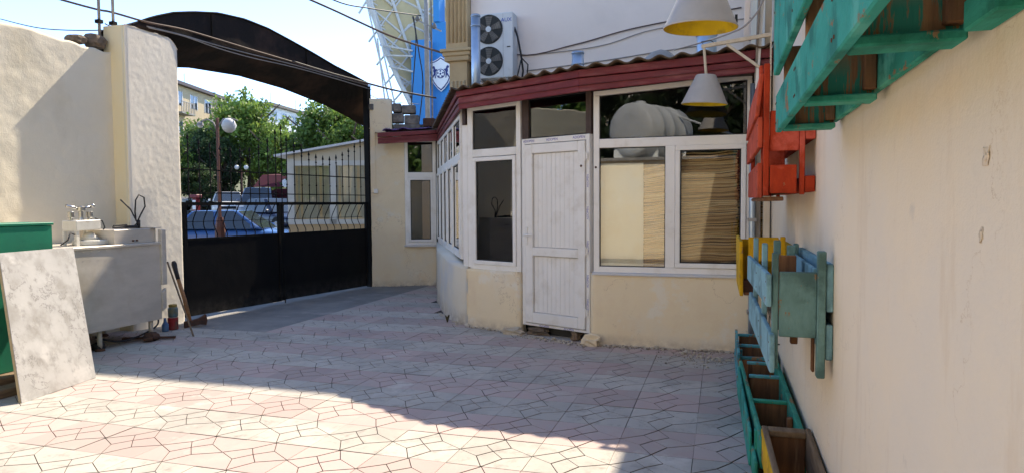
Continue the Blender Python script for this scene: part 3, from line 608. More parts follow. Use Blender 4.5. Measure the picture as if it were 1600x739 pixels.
# --- fascia boards
E = [V(.44, 6.90, 0), V(-1.40, 6.88, 0), V(-3.0, 7.60, 0), V(-4.87, 11.30, 0), V(-5.86, 10.93, 0)]
zb = [2.715, 2.615, 2.605, 2.615, 2.56]; zm = [2.835, 2.755, 2.75, 2.745, 2.675]; zt = [2.925, 2.835, 2.82, 2.81, 2.76]
nrm = [V(0, -1, 0), V(-.20, -.98, 0), V(-.72, -.69, 0), V(-.35, -.94, 0), V(.3, -.95, 0)]
for k in range(4):
    for nm_, za, zc, d in (('fascia_lower_board', zb, zm, 0.0), ('fascia_upper_board', zm, zt, 0.028)):
        a, b = E[k], E[k+1]; na = V(0, 0, 0)+nrm[k]*d; nb_ = nrm[k+1]*d
        n0 = (b-a).cross(V(0, 0, 1)).normalized()*.03*(1 if k < 9 else 1)
        if n0.dot(nrm[k]) > 0: n0 = -n0
        A = [a+na+V(0, 0, za[k]), b+nb_+V(0, 0, za[k+1]), b+nb_+V(0, 0, zc[k+1]-.004), a+na+V(0, 0, zc[k]-.004)]
        m = MB(); m.add(A+[p+n0 for p in A], [(0, 1, 2, 3), (7, 6, 5, 4), (0, 4, 5, 1), (1, 5, 6, 2), (2, 6, 7, 3), (3, 7, 4, 0)])
        m.build(nm_, 'maroon', AX, bevel=.006)
# soffit behind fascia
m = MB(); sp = [E[i]-nrm[i]*-.02+V(0, 0, zb[i]+.06) for i in range(5)]; ip = [V(.44, 7.2, 2.70), V(-1.33, 7.2, 2.70), V(-3.02, 7.98, 2.695), V(-4.95, 11.7, 2.69), V(-5.95, 11.3, 2.66)]
for k in range(4): m.add([sp[k], sp[k+1], ip[k+1], ip[k]], [(0, 1, 2, 3)])
m.build('soffit', 'brownframe', AX)
# --- corrugated roof: strips that run up from each eave
RI = [V(.44, 12.9, 3.32), V(-1.4, 12.9, 3.32), V(-3.6, 12.9, 3.25), V(-4.4, 12.9, 3.2), V(-6.1, 12.9, 3.0)]
OV = [.09, .10, .10, .14, .05]
for k in range(4):
    if k == 3: continue
    a = E[k]+nrm[k]*OV[k]+V(0, 0, zt[k]+.022); b = E[k+1]+nrm[k+1]*OV[k+1]+V(0, 0, zt[k+1]+.022); L = (b-a).length; nw = int(L/.19); nu = nw*10
    def rp(u, v, a=a, b=b, ia=RI[k], ib=RI[k+1], nw=nw, k=k):
        p = a.lerp(b, u).lerp(ia.lerp(ib, u), v); w_ = .019*math.cos(2*math.pi*nw*u)*(1-.0*v)
        return (p.x, p.y, p.z+w_+.008*noise.noise(V(u*9+k*5, v*3, 0))*(1))
    m = MB(); m.grid(rp, nu, 6); o = m.build('corrugated_sheet', 'roof', AX, smooth=True)
    sol = o.modifiers.new('thick', 'SOLIDIFY'); sol.thickness = .012; sol.offset = 1
m = MB(); m.add([E[3]+V(0, 0, 2.80), E[4]+V(-.05, -.03, 2.75), V(-6.1, 11.3, 2.82), V(-6.1, 12.9, 3.0), V(-4.4, 12.9, 3.15)], [(0, 1, 2, 3, 4)]); m.build('flat_roof', 'roof', AX)
# cloth and bricks lying on the roof end
m = MB()
def cl(u, v):
    p = V(-5.80, 10.98, 0).lerp(V(-5.05, 11.30, 0), u)+V(.0, .55, 0)*v; return (p.x, p.y, 2.80+.05*u+.06*abs(fn(u*2, v*2, 0, 1.6))+.04*v*u)
m.grid(cl, 24, 12); o = m.build('cloth', 'purple', smooth=True); tag(o, 'crumpled purple cloth lying on the roof edge near the gate', 'cloth'); sm = o.modifiers.new('t', 'SOLIDIFY'); sm.thickness = .01
for i, (c, s, rz, lab) in enumerate(((V(-5.22, 11.45, 2.90), (.13, .08, .10), .2, 'reddish brick on the annex roof left of the corrugated edge'), (V(-5.04, 11.38, 2.885), (.11, .07, .06), -.3, 'small reddish brick tucked against the corrugated roof edge'))):
    m = MB().obox(c, V(math.cos(rz), math.sin(rz), 0)*s[0]*1.6, V(-math.sin(rz), math.cos(rz), 0)*s[1]*2, V(0, 0, s[2]*1.5)); tag(m.build('brick', 'rust', bevel=.01), lab, 'brick', 'bricks on the roof')
# --- things inside the room
o = MB().obox((-1.29, 7.235, .02), (.50, .02, 0), (0, .012, 0), (-.01, .05, 1.885)).build('cream_board', 'boardcream', bevel=.003); tag(o, 'pale cream board standing behind the glass right of the door', 'board')
def mat_obj(x0, x1, y, zt_, lab, lean):
    t = thing('reed_mat', ((x0+x1)/2, y, 0), lab, 'reed mat', 'reed mats behind the window')
    MB().obox((x0+.01, y+.016, .02), (x1-x0-.02, 0, 0), (0, .006, 0), (0, lean, zt_-.05)).build('backing', 'reeddark', t)
    ms_ = [MB(), MB(), MB(), MB()]; z = .03; sd_ = random.random()*50
    while z < zt_:
        h = random.uniform(.008, .016); off = lean*z/zt_; seg = 7; pts = []
        for q in range(seg+1):
            x = x0+(x1-x0)*q/seg
            pts.append(V(x+(random.uniform(-.012, .012) if q in (0, seg) else 0), y+off+random.uniform(-.004, .004), z+.014*noise.noise(V(x*3+sd_, z*1.6, 0))*2+.012*noise.noise(V(x*6, z*14, sd_))+.04*(x-x0)))
        ms_[random.choice((0, 0, 0, 0, 1, 1, 2, 3, 3))].tube(pts, h*.48, 5); z += h*random.choice((.85, .9, .9, .95, .95, 1.0, 1.1, 1.5))
    for q_, mm in zip(('reed', 'reed2', 'reed3', 'reed4'), ms_): mm.build('reeds', q_, t, kind='stuff')
mat_obj(-.80, -.47, 7.275, 1.87, 'reed mat partly hidden behind the window mullion', .06)
mat_obj(-.46, .145, 7.195, 1.99, 'large reed mat filling the right window pane', .10)
mat_obj(.15, .43, 7.55, 1.80, 'dim reed mat in the far right corner behind the window', .04)
for i, x in enumerate((.18, .25)):
    o = MB().tube([(x-.03, 7.32, .75), (x+.10, 7.40, 1.45)], .012, 7).build('thin_stick', 'creamwood'); tag(o, ('left', 'right')[i]+' of two thin pale sticks leaning inside the right window', 'stick', 'sticks inside the window')
# ================================================================== tall building behind the annex
tb = thing('tall_building', (0, 15, 0), 'tall pale grey-white building behind the annex with a beige fluted pilaster', 'building')
MB().box(-4.92, 12, 13.2, 22, -.05, 9.1).build('wall', 'tallwall', tb)
MB().box(-5.0, 12.1, 13.08, 13.2, 9.1, 9.25).build('cornice', 'stone', tb)
pil = MB().box(-5.40, -4.93, 13.02, 13.5, 4.62, 9.1)
pl_o = pil.build('pilaster', 'stone', tb)
for k in range(5): MB().tube([(-5.335+k*.084, 13.02, 4.75), (-5.335+k*.084, 13.02, 8.9)], .026, 8).build('flute', 'stone', pl_o, smooth=True)
m = MB(); 
for z0, z1, e in ((4.56, 4.62, .10), (4.48, 4.56, .06), (4.38, 4.48, .03)): m.box(-5.40-e, -4.93+e, 13.02-e, 13.5, z0, z1)
m.build('pilaster_capital', 'stone', tb, bevel=.01)
lo = MB().box(-5.34, -4.96, 13.05, 13.5, -.05, 4.38).build('lower_pilaster', 'stone', tb)
for k in range(4): MB().tube([(-5.28+k*.085, 13.05, 2.0), (-5.28+k*.085, 13.05, 3.98)], .028, 8).build('flute', 'stone', lo, smooth=True)
# air conditioner
ac = thing('outdoor_air_conditioner', (-4.29, 12.95, 4.0), 'white two-fan outdoor air conditioner unit hanging on the tall pale wall', 'air conditioner')
ax0, ax1, az0, az1, ay = -4.68, -3.93, 3.96, 5.22, 12.86
MB().box(ax0, ax1, ay, 13.17, az0, az1).build('casing', 'acwhite', ac, bevel=.02, segs=2)
for zc in (4.91, 4.29):
    cx = -4.42
    f_ = MB().lathe([(.285, 0), (.285, .012), (.27, .016)], (cx, ay+.003, zc), 32, (0, -1, 0)).build('fan_opening', 'acdark', ac)
    b = MB()
    for k in range(5):
        t = 2*math.pi*k/5+.3; d = V(math.cos(t), 0, math.sin(t)); s = V(-math.sin(t), 0, math.cos(t)); c = V(cx, ay-.018, zc)
        b.prism([c+d*.06-s*.03, c+d*.25-s*.08, c+d*.255+s*.07, c+d*.06+s*.04], V(0, -.006, 0))
    b.build('fan_blade', 'block', f_)
    MB().lathe([(.055, 0), (.055, .012), (.02, .016)], (cx, ay-.026, zc), 20, (0, -1, 0)).build('hub', 'acwhite', f_)
    gm = MB()
    for r in (.09, .13, .17, .21, .25, .28):
        gm.tube([(cx+r*math.cos(2*math.pi*k/28), ay-.034, zc+r*math.sin(2*math.pi*k/28)) for k in range(29)], .0025, 4)
    gm.build('grille', 'acdark', f_)
MB().box(-4.13, -4.127, ay-.002, ay+.01, az0+.02, az1-.02).build('panel_seam', 'block', ac)
place_text('brand_print', text_mesh('ac_text', 'AUX', .105, 'acblue', .002), ac, V(-4.06, ay-.003, 5.07), (1, 0, 0), (0, 0, 1)).scale = (1.0, 1, 1)
MB().box(-4.05, -3.98, ay-.006, ay+.01, 4.54, 4.56).build('nameplate', 'acdark', ac)
for xx in (-4.6, -4.05): MB().bar((xx, 12.84, 3.93), (xx, 13.19, 3.93), .04, .04).build('bracket', 'polemetal', ac)
m = MB(); m.tube([(-3.94, 13.0, 4.95), (-3.86, 12.95, 4.75), (-3.80, 12.98, 4.4), (-3.78, 13.05, 4.1), (-3.85, 13.1, 3.7)], .02, 7); m.tube([(-3.80, 12.98, 4.35), (-3.66, 12.98, 4.2), (-3.72, 13.05, 3.7)], .014, 7); m.tube([(-3.8, 12.98, 4.3), (-3.87, 12.97, 4.0), (-3.8, 13.05, 3.7)], .014, 7); m.build('pipework', 'cable', ac, smooth=True)
# flue pipes and a vent cowl on the roof
def flue(x, y, z0, z1, r, lab):
    t = thing('flue_pipe', (x, y, z0), lab, 'pipe', 'metal flue pipes on the annex roof')
    MB().lathe([(r, 0), (r, z1-z0)], (x, y, z0), 20).build('tube', 'galv', t, smooth=True)
    for zz in (z1-.22, z1-.04): MB().lathe([(r+.003, 0), (r+.012, .012), (r+.003, .024)], (x, y, zz), 20).build('collar', 'galv', t, smooth=True)
flue(-4.42, 12.1, 3.0, 5.0, .085, 'tall blue-grey metal flue pipe in front of the air conditioner')
flue(-2.30, 11.2, 3.0, 3.98, .10, 'short blue-grey metal flue pipe above the middle of the roof')
flue(-.22, 9.6, 3.0, 3.92, .13, 'stubby blue-grey metal flue pipe above the hanging lamp arm')
o = MB().lathe([(.0, .34), (.12, .30), (.30, .16), (.36, 0)], (-.85, 9.9, 3.30), 16).build('vent_cowl', 'polemetal', smooth=True); tag(o, 'dark metal vent cowl peeking over the roof edge', 'vent')
# cables
def cable(pts, r, mat, lab, sub=6):
    P_ = [Vector(p) for p in pts]; out = []
    for i in range(len(P_)-1):
        p0 = P_[max(i-1, 0)]; p1 = P_[i]; p2 = P_[i+1]; p3 = P_[min(i+2, len(P_)-1)]
        for q in range(sub):
            t = q/sub; out.append(0.5*((2*p1)+(p2-p0)*t+(2*p0-5*p1+4*p2-p3)*t*t+(3*p1-p0-3*p2+p3)*t**3))
    out.append(P_[-1]); o = MB().tube(out, r, 6).build('cable', mat, smooth=True); return tag(o, lab, 'cable', 'cables')
bun = [(-7.63, 6.36, 3.97), (-7.0, 6.5, 3.80), (-6.72, 6.75, 3.72), (-6.66, 7.24, 3.75), (-6.585, 7.8, 3.74), (-6.50, 8.4, 3.72), (-6.39, 9.2, 3.70), (-6.26, 10.15, 3.67), (-6.11, 11.2, 3.66), (-6.10, 12.2, 3.70), (-5.80, 13.4, 3.72)]
cable([(-9.6, 4.2, 4.55)]+bun, .014, 'cable2', 'brown cable running from the pillar top along the front of the arch')
cable([(x-.004, y-.01, z-.05-.03*math.sin(i*.9)) for i, (x, y, z) in enumerate(bun[2:9])], .009, 'cable3', 'thin grey cable sagging below the brown cable on the arch')
cable([(x+.0, y+.01, z-.09+.03*math.cos(i*1.3)) for i, (x, y, z) in enumerate(bun[2:9])], .008, 'cable3', 'lowest thin grey cable looped against the arch')
cable([(x+.0, y, z+.012) for i, (x, y, z) in enumerate(bun[6:])], .014, 'cable', 'black cable from the arch end to the annex roof')
cable([(-9.2, 6.2, 6.0), (-7.6, 11.47, 5.42), (-7.18, 12.5, 5.24), (-6.5, 12.95, 4.93), (-5.36, 13.0, 4.52)], .022, 'cable2', 'thick brown cable from the sky down to the pilaster')
cable([(-9.9, 13, 6.95), (-9.88, 16.08, 6.9), (-9.89, 18.18, 7.23), (-10.05, 22.0, 8.02)], .022, 'cable', 'black overhead cable reaching the utility pole')
cable([(-10.34, 21.96, 8.02), (-10.23, 21.96, 7.26), (-10.37, 22.07, 6.19), (-10.55, 22.03, 4.2)], .022, 'cable', 'left black cable hanging down beside the utility pole')
cable([(-10.32, 21.97, 8.02), (-10.18, 22.06, 6.84), (-10.07, 22.14, 5.74), (-10.23, 22.14, 4.4)], .022, 'cable', 'right black cable hanging down beside the utility pole')
cable([(-4.9, 13.17, 5.05), (-3.92, 13.17, 4.45), (-2.78, 13.17, 4.56), (-1.83, 13.17, 4.75), (-.99, 13.17, 4.86), (.3, 13.17, 5.0)], .012, 'cable2', 'upper brown cable drooping along the tall pale wall')
cable([(-3.85, 13.18, 4.42), (-2.3, 13.18, 4.50), (-1.2, 13.18, 4.74), (.5, 13.18, 4.80)], .008, 'cable3', 'thin grey cable just under the upper brown wall cable')
cable([(-3.75, 13.18, 4.12), (-2.2, 13.18, 4.22), (-.6, 13.18, 4.36), (.9, 13.18, 4.42)], .010, 'cable3', 'lower grey cable along the tall pale wall')
cable([(-12.18, 8.98, 4.79), (-10.0, 8.05, 4.22), (-7.93, 7.31, 3.86), (-7.0, 6.4, 3.64)], .008, 'cable', 'thin wire across the sky left of the pillar')
cable([(-6.2, 11.25, 3.50), (-6.15, 11.82, 3.46), (-6.0, 13, 3.55)], .006, 'cable', 'short wire behind the end wall top')
# utility pole
up_ = thing('utility_pole', (-9.96, 22.3, 0), 'grey utility pole rising behind the annex roof', 'pole')
MB().tube([(-9.96, 22.3, -.05), (-9.98, 22.3, 7.4), (-9.98, 22.3, 9.6)], [.10, .085, .07], 12).build('shaft', 'polemetal', up_, smooth=True)
MB().tube([(-9.75, 22.2, 4), (-9.75, 22.2, 8.6)], .03, 6).build('conduit', 'block', up_)
MB().bar((-10.5, 22.25, 8.05), (-9.4, 22.25, 7.5), .05, .05).build('cross_arm', 'polemetal', up_)
for dx in (-.34, .3): MB().lathe([(.05, 0), (.09, .05), (.06, .14), (.02, .2)], (-9.96+dx, 22.25, 7.75-dx*.5), 10).build('insulator', 'block', up_)
# ================================================================== stadium
sdm = thing('stadium', (-18, 44, 0), 'stadium with bright blue end wall and cream roof on white steel trusses', 'stadium')
MB().box(-19.65, -18.55, 41.4, 46, 0, 12.25).build('blue_wall', 'stadblue', sdm); MB().box(-18.55, -15.0, 42.2, 46, 0, 13.5).build('blue_wall', 'stadblue', sdm); MB().box(-18.3, -17.9, 42.0, 43, 13.5, 15.2).build('blue_fin', 'stadblue', sdm)
for k in range(12): MB().box(-18.5+k*.28, -18.485+k*.28, 42.19, 42.2, 0, 13.4).build('wall_rib', 'stadblue', sdm)
rim = [V(-23.2, 40.6, 17.2), V(-22.47, 40.88, 15.0), V(-21.9, 40.95, 13.3), V(-21.43, 41.04, 11.85), V(-20.9, 41.15, 10.6), V(-20.4, 41.24, 9.5), V(-20.0, 41.3, 8.7), V(-19.67, 41.4, 8.0), V(-19.4, 41.5, 6.2)]
MB().tube(rim, .17, 8).build('rim_tube', 'stadwhite', sdm, smooth=True)
rim2 = [p+V(1.0+.0*i, 3.0, .55) for i, p in enumerate(rim)]
MB().tube(rim2, .12, 8).build('rim_tube', 'stadwhite', sdm, smooth=True)
m = MB()
for i in range(len(rim)-1):
    m.tube([rim[i], rim2[i]], .06, 5); m.tube([rim[i], rim2[i+1]], .06, 5); m.tube([rim2[i], rim[i+1]], .05, 5)
m.build('truss_web', 'stadwhite', sdm)
# cream roof membrane rising away behind the rim with purlins
mem = MB()
def mp(u, v):
    i = u*(len(rim)-1); k = min(int(i), len(rim)-2); p = rim[k].lerp(rim[k+1], i-k)+V(-.05, .25, -.35); q = p+V(10, 9, 1.0+1.2*(1-u)); r_ = p.lerp(q, v); return (r_.x, r_.y, r_.z+math.sin(v*math.pi)*.8)
mem.grid(mp, 24, 10).build('roof_membrane', 'stadcream', sdm, smooth=True)
m = MB()
for v in (.06, .16, .28, .42, .58, .76): m.tube([Vector(mp(u/24, v))-V(.2, .5, .7) for u in range(25)], .10, 5)
m.build('purlin', 'stadwhite', sdm)
m = MB()
for u in range(0, 25, 3):
    for k, (v0, v1) in enumerate(((0, .16), (.16, .42), (.42, .76))):
        a = Vector(mp(u/24, v0)); b = Vector(mp(min(1, (u+2)/24), v1))-V(.2, .5, 1.2); m.tube([a, b], .08, 5); m.tube([Vector(mp(min(1, (u+2)/24), v0))-V(.2, .5, 1.3), Vector(mp(u/24, v1))], .07, 5)
m.build('rafter', 'stadwhite', sdm)
for a, b in (((-22.3, 40.0, 15.5), (-20.55, 40.1, 7.8)), ((-21.9, 40.0, 15.5), (-20.2, 40.1, 7.8)), ((-21.36, 40.0, 12.2), (-20.66, 40.07, 6)), ((-21.45, 40.5, 11.9), (-19.5, 41.3, 11.55)), ((-21.2, 40.5, 11.2), (-19.5, 41.3, 11.2)), ((-20.9, 40.6, 10.5), (-19.5, 41.3, 10.2))):
    MB().tube([a, b], .06, 6).build('brace_tube', 'stadwhite', sdm)
# crest on the blue wall
cr = thing('crest_sign', (-17.42, 42.1, 10), 'white shield crest with dark blue horses and a ball on the blue stadium wall', 'sign')
cc = V(-17.80, 42.05, 10.10); S_ = .86
shp = [(0, 1.35), (.28, 1.16), (.62, 1.02), (.98, .98), (.96, .3), (.86, -.2), (.62, -.78), (.3, -1.2), (0, -1.45)]
def shield(k, d0, d1, mat, nm):
    pts = [(x*k, z*k) for x, z in shp]+[(-x*k, z*k) for x, z in shp[-2:0:-1]]
    return MB().prism([cc+V(x*S_, -d0, z*S_*.95) for x, z in pts], V(0, -(d1-d0), 0)).build(nm, mat, cr)
shield(1.0, 0, .05, 'crestwhite', 'shield_rim'); shield(.94, .05, .07, 'crestnavy', 'shield_line'); shield(.86, .07, .09, 'crestwhite', 'shield_face')
def flat(pts, nm, mat='crestnavy', d=.09, t=.03, mir=False): return MB().prism([cc+V((-x if mir else x)*S_, -d, z*S_) for x, z in pts], V(0, -t, 0)).build(nm, mat, cr)
circ = lambda r, cx, cz, n=20: [(cx+r*math.cos(2*math.pi*k/n), cz+r*math.sin(2*math.pi*k/n)) for k in range(n)]
flat(circ(.36, 0, -.02), 'ball_ring'); flat(circ(.30, 0, -.02), 'ball_face', 'crestwhite', .12, .02)
flat(circ(.09, 0, -.05, 5), 'ball_patch', d=.14, t=.01)
for q in range(5): flat(circ(.075, .22*math.sin(q*1.2566), -.05+.22*math.cos(q*1.2566), 5), 'ball_patch', d=.14, t=.01)
horse = [(.26, .34), (.38, .30), (.46, .40), (.50, .54), (.60, .58), (.70, .50), (.66, .40), (.58, .36), (.60, .18), (.54, .02), (.66, -.16), (.70, -.34), (.60, -.26), (.50, -.10), (.46, -.34), (.40, -.36), (.42, -.08), (.40, .14), (.30, .24)]
for mir in (False, True): flat(horse if not mir else horse, 'horse', d=.09, t=.03, mir=mir)

# ================================================================== right-hand building wall
rb_ = thing('side_building', (2, 2, 0), 'tall tan plastered wall along the right side of the yard', 'building')
m = MB()
def rw(u, v):
    y = -2.5+u*9.65; z = -.05+v*6.1; return (.45-.003*fn(0, y, z, 2.0), y, z)
m.grid(rw, 120, 60); m.f = [f[::-1] for f in m.f]
m.build('wall', 'tan_wall', rb_, smooth=True)
MB().box(.46, 5, -2.5, 12.9, -.05, 6.05).build('building_core', 'tan_wall', rb_)
for k, (y, z, sy, sz) in enumerate(((1.415, 1.555, .010, .014), (1.43, 1.415, .006, .012))):
    MB().rock((.4495, y, z), .0025, sy*1.3, sz*1.1, k+3, 26, 16, 1.3).build('plaster_blemish', 'blemish', rb_, smooth=True)
# corner strip between wall and annex: pipe, boards, slanted planks
cp = thing('drain_pipe', (.26, 7.04, 0), 'grey vertical drain pipe in the corner right of the window', 'pipe')
MB().tube([(.275, 7.0, .0), (.275, 7.0, 2.62)], .030, 12).build('tube', 'galv', cp, smooth=True)
for z in (.4, 1.3, 2.2): MB().box(.235, .315, 6.965, 7.09, z, z+.03).build('bracket', 'polemetal', cp)
def plank(name, p, q, w_, t, mat, lab, upv=(0, 1, 0)):
    o = MB().bar(p, q, w_, t, upv).build(name, mat, bevel=.003); return tag(o, lab, 'board', 'boards in the wall corner')
plank('corner_board', (.405, 6.98, 0), (.400, 6.98, 4.3), .062, .035, 'creamwood', 'upright cream wooden board in the corner beside the red planter')
plank('corner_board', (.330, 7.03, .8), (.325, 7.03, 2.75), .05, .03, 'greywood', 'weathered grey upright board left of the cream corner board')
plank('eave_plank', (.29, 6.97, 2.62), (.33, 6.6, 4.2), .14, .02, 'greywood', 'leaning taupe plank above the annex roof corner', (1, 0, 0))
plank('eave_plank', (.20, 7.1, 2.9), (.245, 7.0, 4.3), .05, .03, 'tallwall', 'slim white board left of the leaning taupe plank')
plank('eave_plank', (.30, 6.9, 2.55), (.385, 6.75, 4.2), .03, .03, 'upvc', 'slim white batten right of the leaning taupe plank')
# ================================================================== bucket lamps
def lamp(x, y, zb_, lab, arm_lab, wall_x, tilt):
    t = thing('hanging_lamp', (x, y, zb_), lab, 'lamp', 'cone lamps on wooden wall arms')
    ax = V(math.sin(tilt)*.6, -math.sin(tilt)*.5, 1).normalized(); n = 32; ro, rt_, h = .208, .092, .275
    o = V(x, y, zb_)
    MB().lathe([(ro+.004, 0), (ro+.006, .008), (ro, .014), (rt_+.004, h-.01), (rt_-.005, h), (.012, h+.004)], o, n, ax, caps=False).build('shade', 'lamp', t, smooth=True)
    m = MB().lathe([(ro+.003, .001), (ro-.006, .012), (rt_, h-.014), (.0, h-.012)], o, n, ax, caps=False); m.f = [f[::-1] for f in m.f]; m.build('shade_lining', 'lampyellow', t, smooth=True)
    MB().lathe([(.03, h-.08), (.03, h-.015)], o, 10, ax).build('socket', 'acwhite', t); MB().lathe([(.004, h-.16), (.025, h-.14), (.03, h-.11), (.018, h-.075)], o, 12, ax).build('bulb', 'globe', t, smooth=True)
    MB().box(x+ro*.93, x+ro*1.0, y-.02, y+.01, zb_+.02, zb_+.06).build('clip', 'acdark', t)
    top = o+ax*h
    MB().tube([top, V(x-.004, y, zb_+h+.26)], .013, 8).build('rod', 'creamwood', t)
    a = V(x-.03, y, zb_+h+.268); b = V(wall_x, y, zb_+h+.335)
    am = thing('lamp_arm', (wall_x, y, zb_+h+.3), arm_lab, 'bracket', 'wooden wall arms for the lamps')
    MB().bar(a, b, .03, .034).build('arm', 'creamwood', am, bevel=.003)
    MB().bar(a+(b-a)*.37+V(0, 0, -.02), V(wall_x-.10, y, zb_+h+.04), .025, .022, (0, 1, 0)).build('brace', 'creamwood', am, bevel=.002)
    MB().box(wall_x-.012, wall_x+.0, y-.03, y+.03, zb_+h-.05, zb_+h+.40).build('wall_plate', 'creamwood', am)
    m = MB(); m.tube([a+V(.02, .012, .02), a+V(.0, .02, .05), a+V(.08, .02, .06), a+V(.13, .0, .02)], .004, 5); m.build('wire_tie', 'cable', am)
lamp(-.174, 6.77, 2.412, 'smaller looking grey cone lamp with yellow lining before the window', 'cream wooden arm with diagonal brace holding the farther lamp', .42, .10)
lamp(-.133, 4.2, 2.50, 'larger looking near grey cone lamp with yellow lining at the top edge', 'cream wooden arm of the nearer lamp above the picture edge', .445, .06)
cable([(.43, 6.4, 3.9), (.36, 6.45, 3.35), (.22, 6.55, 3.1), (.0, 6.8, 3.05), (-.5, 7.5, 3.1)], .008, 'cable3', 'pale wire drooping from the wall corner to the roof')

# ================================================================== pallet planters on the right wall
PLK = 'wooden planters on the tan wall'
def pbox(t, nm, x0, x1, y0, y1, z0, z1, mat, bev=.004): return MB().box(x0, x1, y0, y1, z0, z1).build(nm, mat, t, bevel=bev)
def skew(t, nm, p, ly, dz, dx, mat, far=(0, 0), bev=.004):
    """board running along +y from p, with end offset far=(dx,dz)"""
    return MB().obox(p, V(far[0], ly, far[1]), V(dx, 0, 0), V(0, 0, dz)).build(nm, mat, t, bevel=bev)
# big teal pallet, upper right
t = thing('teal_pallet_planter', (.33, 2.2, 1.75), 'big teal pallet planter high on the tan wall, nearest the camera', 'planter', PLK)
skew(t, 'front_board', V(.205, .55, 1.765), 2.45, .150, .024, 'teal'); skew(t, 'front_board', V(.195, .50, 1.995), 2.50, .31, .024, 'teal'); skew(t, 'front_board', V(.195, .5, 2.36), 2.5, .12, .024, 'teal')
skew(t, 'back_board', V(.418, .9, 1.800), 2.13, .115, .022, 'tealgreen'); skew(t, 'back_board', V(.418, .9, 2.02), 2.13, .12, .022, 'tealgreen')
for y, zt_ in ((2.95, 2.1), (2.2, 2.4), (1.45, 2.4)):
    MB().box(.232, .416, y, y+.035, 1.790, zt_).build('divider', 'woodteal', t, bevel=.004)
    MB().box(.231, .417, y-.035, y+.05, 1.768, 1.789).build('divider_foot', 'tealgreen', t, bevel=.004)
    MB().box(.382, .417, y-.03, y-.002, 1.80, zt_).build('corner_batten', 'wood', t, bevel=.004)
MB().box(.40, .446, 1.24, 1.39, 1.775, 1.83).build('wall_cleat', 'tealgreen', t, bevel=.004)
# red planter
t = thing('red_planter', (.32, 4.5, 1.5), 'red pallet planter with flared slats hanging on the wall corner', 'planter', PLK)
MB().obox(V(.158, 3.78, 1.925), V(.006, 1.65, .015), V(.022, 0, .0), V(.022, 0, .22)).build('front_board', 'coral', t, bevel=.004)
skew(t, 'front_board', V(.172, 3.76, 1.765), 1.68, .155, .024, 'coral', (.0, 0.0)); skew(t, 'front_board', V(.172, 3.76, 1.505), 1.68, .18, .024, 'coral', (.012, .012))
for y in (3.75, 5.35): pbox(t, 'front_post', .199, .228, y, y+.045, 1.515, 2.19, 'red')
pbox(t, 'front_post', .178, .198, 3.80, 3.86, 1.9, 2.19, 'red')
for y, z0, z1 in ((3.76, 1.745, 1.95), (4.6, 1.6, 1.9)): pbox(t, 'end_board', .230, .372, y, y+.022, z0, z1, 'red')
pbox(t, 'box_end', .232, .360, 3.745, 3.765, 1.527, 1.672, 'red'); pbox(t, 'box_bottom', .205, .30, 3.77, 5.4, 1.488, 1.51, 'wood'); pbox(t, 'box_back', .34, .36, 3.77, 5.4, 1.53, 1.66, 'wood')
pbox(t, 'soil', .225, .34, 3.77, 5.4, 1.60, 1.665, 'soil', 0); pbox(t, 'box_end', .232, .360, 5.36, 5.38, 1.527, 1.672, 'red')
pbox(t, 'back_post', .373, .398, 3.75, 3.79, 1.52, 1.95, 'red'); pbox(t, 'back_post', .373, .398, 5.3, 5.34, 1.52, 1.95, 'red')
pbox(t, 'back_board', .400, .447, 3.75, 5.4, 1.80, 1.86, 'red'); pbox(t, 'back_board', .400, .447, 3.75, 5.4, 1.533, 1.615, 'red')
# light blue planter
t = thing('blue_planter', (.32, 3.7, .75), 'light blue pallet planter hanging in the middle of the tan wall', 'planter', PLK)
MB().obox(V(.183, 3.10, 1.035), V(-.038, 1.2, -.01), V(.021, 0, 0), V(0, 0, .142)).build('front_board', 'bluegrey', t, bevel=.004)
MB().obox(V(.197, 3.08, .755), V(-.040, 1.22, .03), V(.021, 0, 0), V(0, 0, .165)).build('front_board', 'bluegrey', t, bevel=.004)
for y, x, z1 in ((3.12, .207, 1.265), (3.58, .190, 1.28), (4.1, .172, 1.28)): pbox(t, 'front_post', x, x+.026, y, y+.04, .765 if y < 3.5 else .9, z1, 'bluedark' if y < 3.5 else 'bluegrey')
for y, x in ((3.50, .30), (3.95, .27)): pbox(t, 'inner_post', x, x+.035, y, y+.05, .95, 1.275, 'bluedark')
pbox(t, 'box_end', .236, .386, 3.12, 3.142, .905, 1.185, 'bluedark'); pbox(t, 'box_bottom', .22, .39, 3.145, 4.25, .93, .95, 'oldwood'); pbox(t, 'divider', .236, .33, 3.40, 3.42, .95, 1.235, 'wood'); pbox(t, 'box_back', .372, .39, 3.15, 4.25, .93, 1.2, 'bluegrey')
pbox(t, 'back_post', .385, .418, 3.10, 3.15, .738, 1.275, 'bluedark'); pbox(t, 'back_post', .385, .41, 4.1, 4.15, .75, 1.25, 'bluedark')
for z0, z1 in ((1.02, 1.222), (.815, .965)): pbox(t, 'back_board', .420, .448, 3.11, 4.25, z0, z1, 'bluegrey')
pbox(t, 'bottom_cleat', .29, .32, 3.2, 3.24, .86, .905, 'wood'); pbox(t, 'back_batten', .372, .384, 3.16, 3.2, .75, .93, 'wood')
for z, y in ((.86, 3.3),): MB().tube([(.20, y-.12, z), (.245, y-.12, z)], .003, 5).build('nail', 'cable', t)
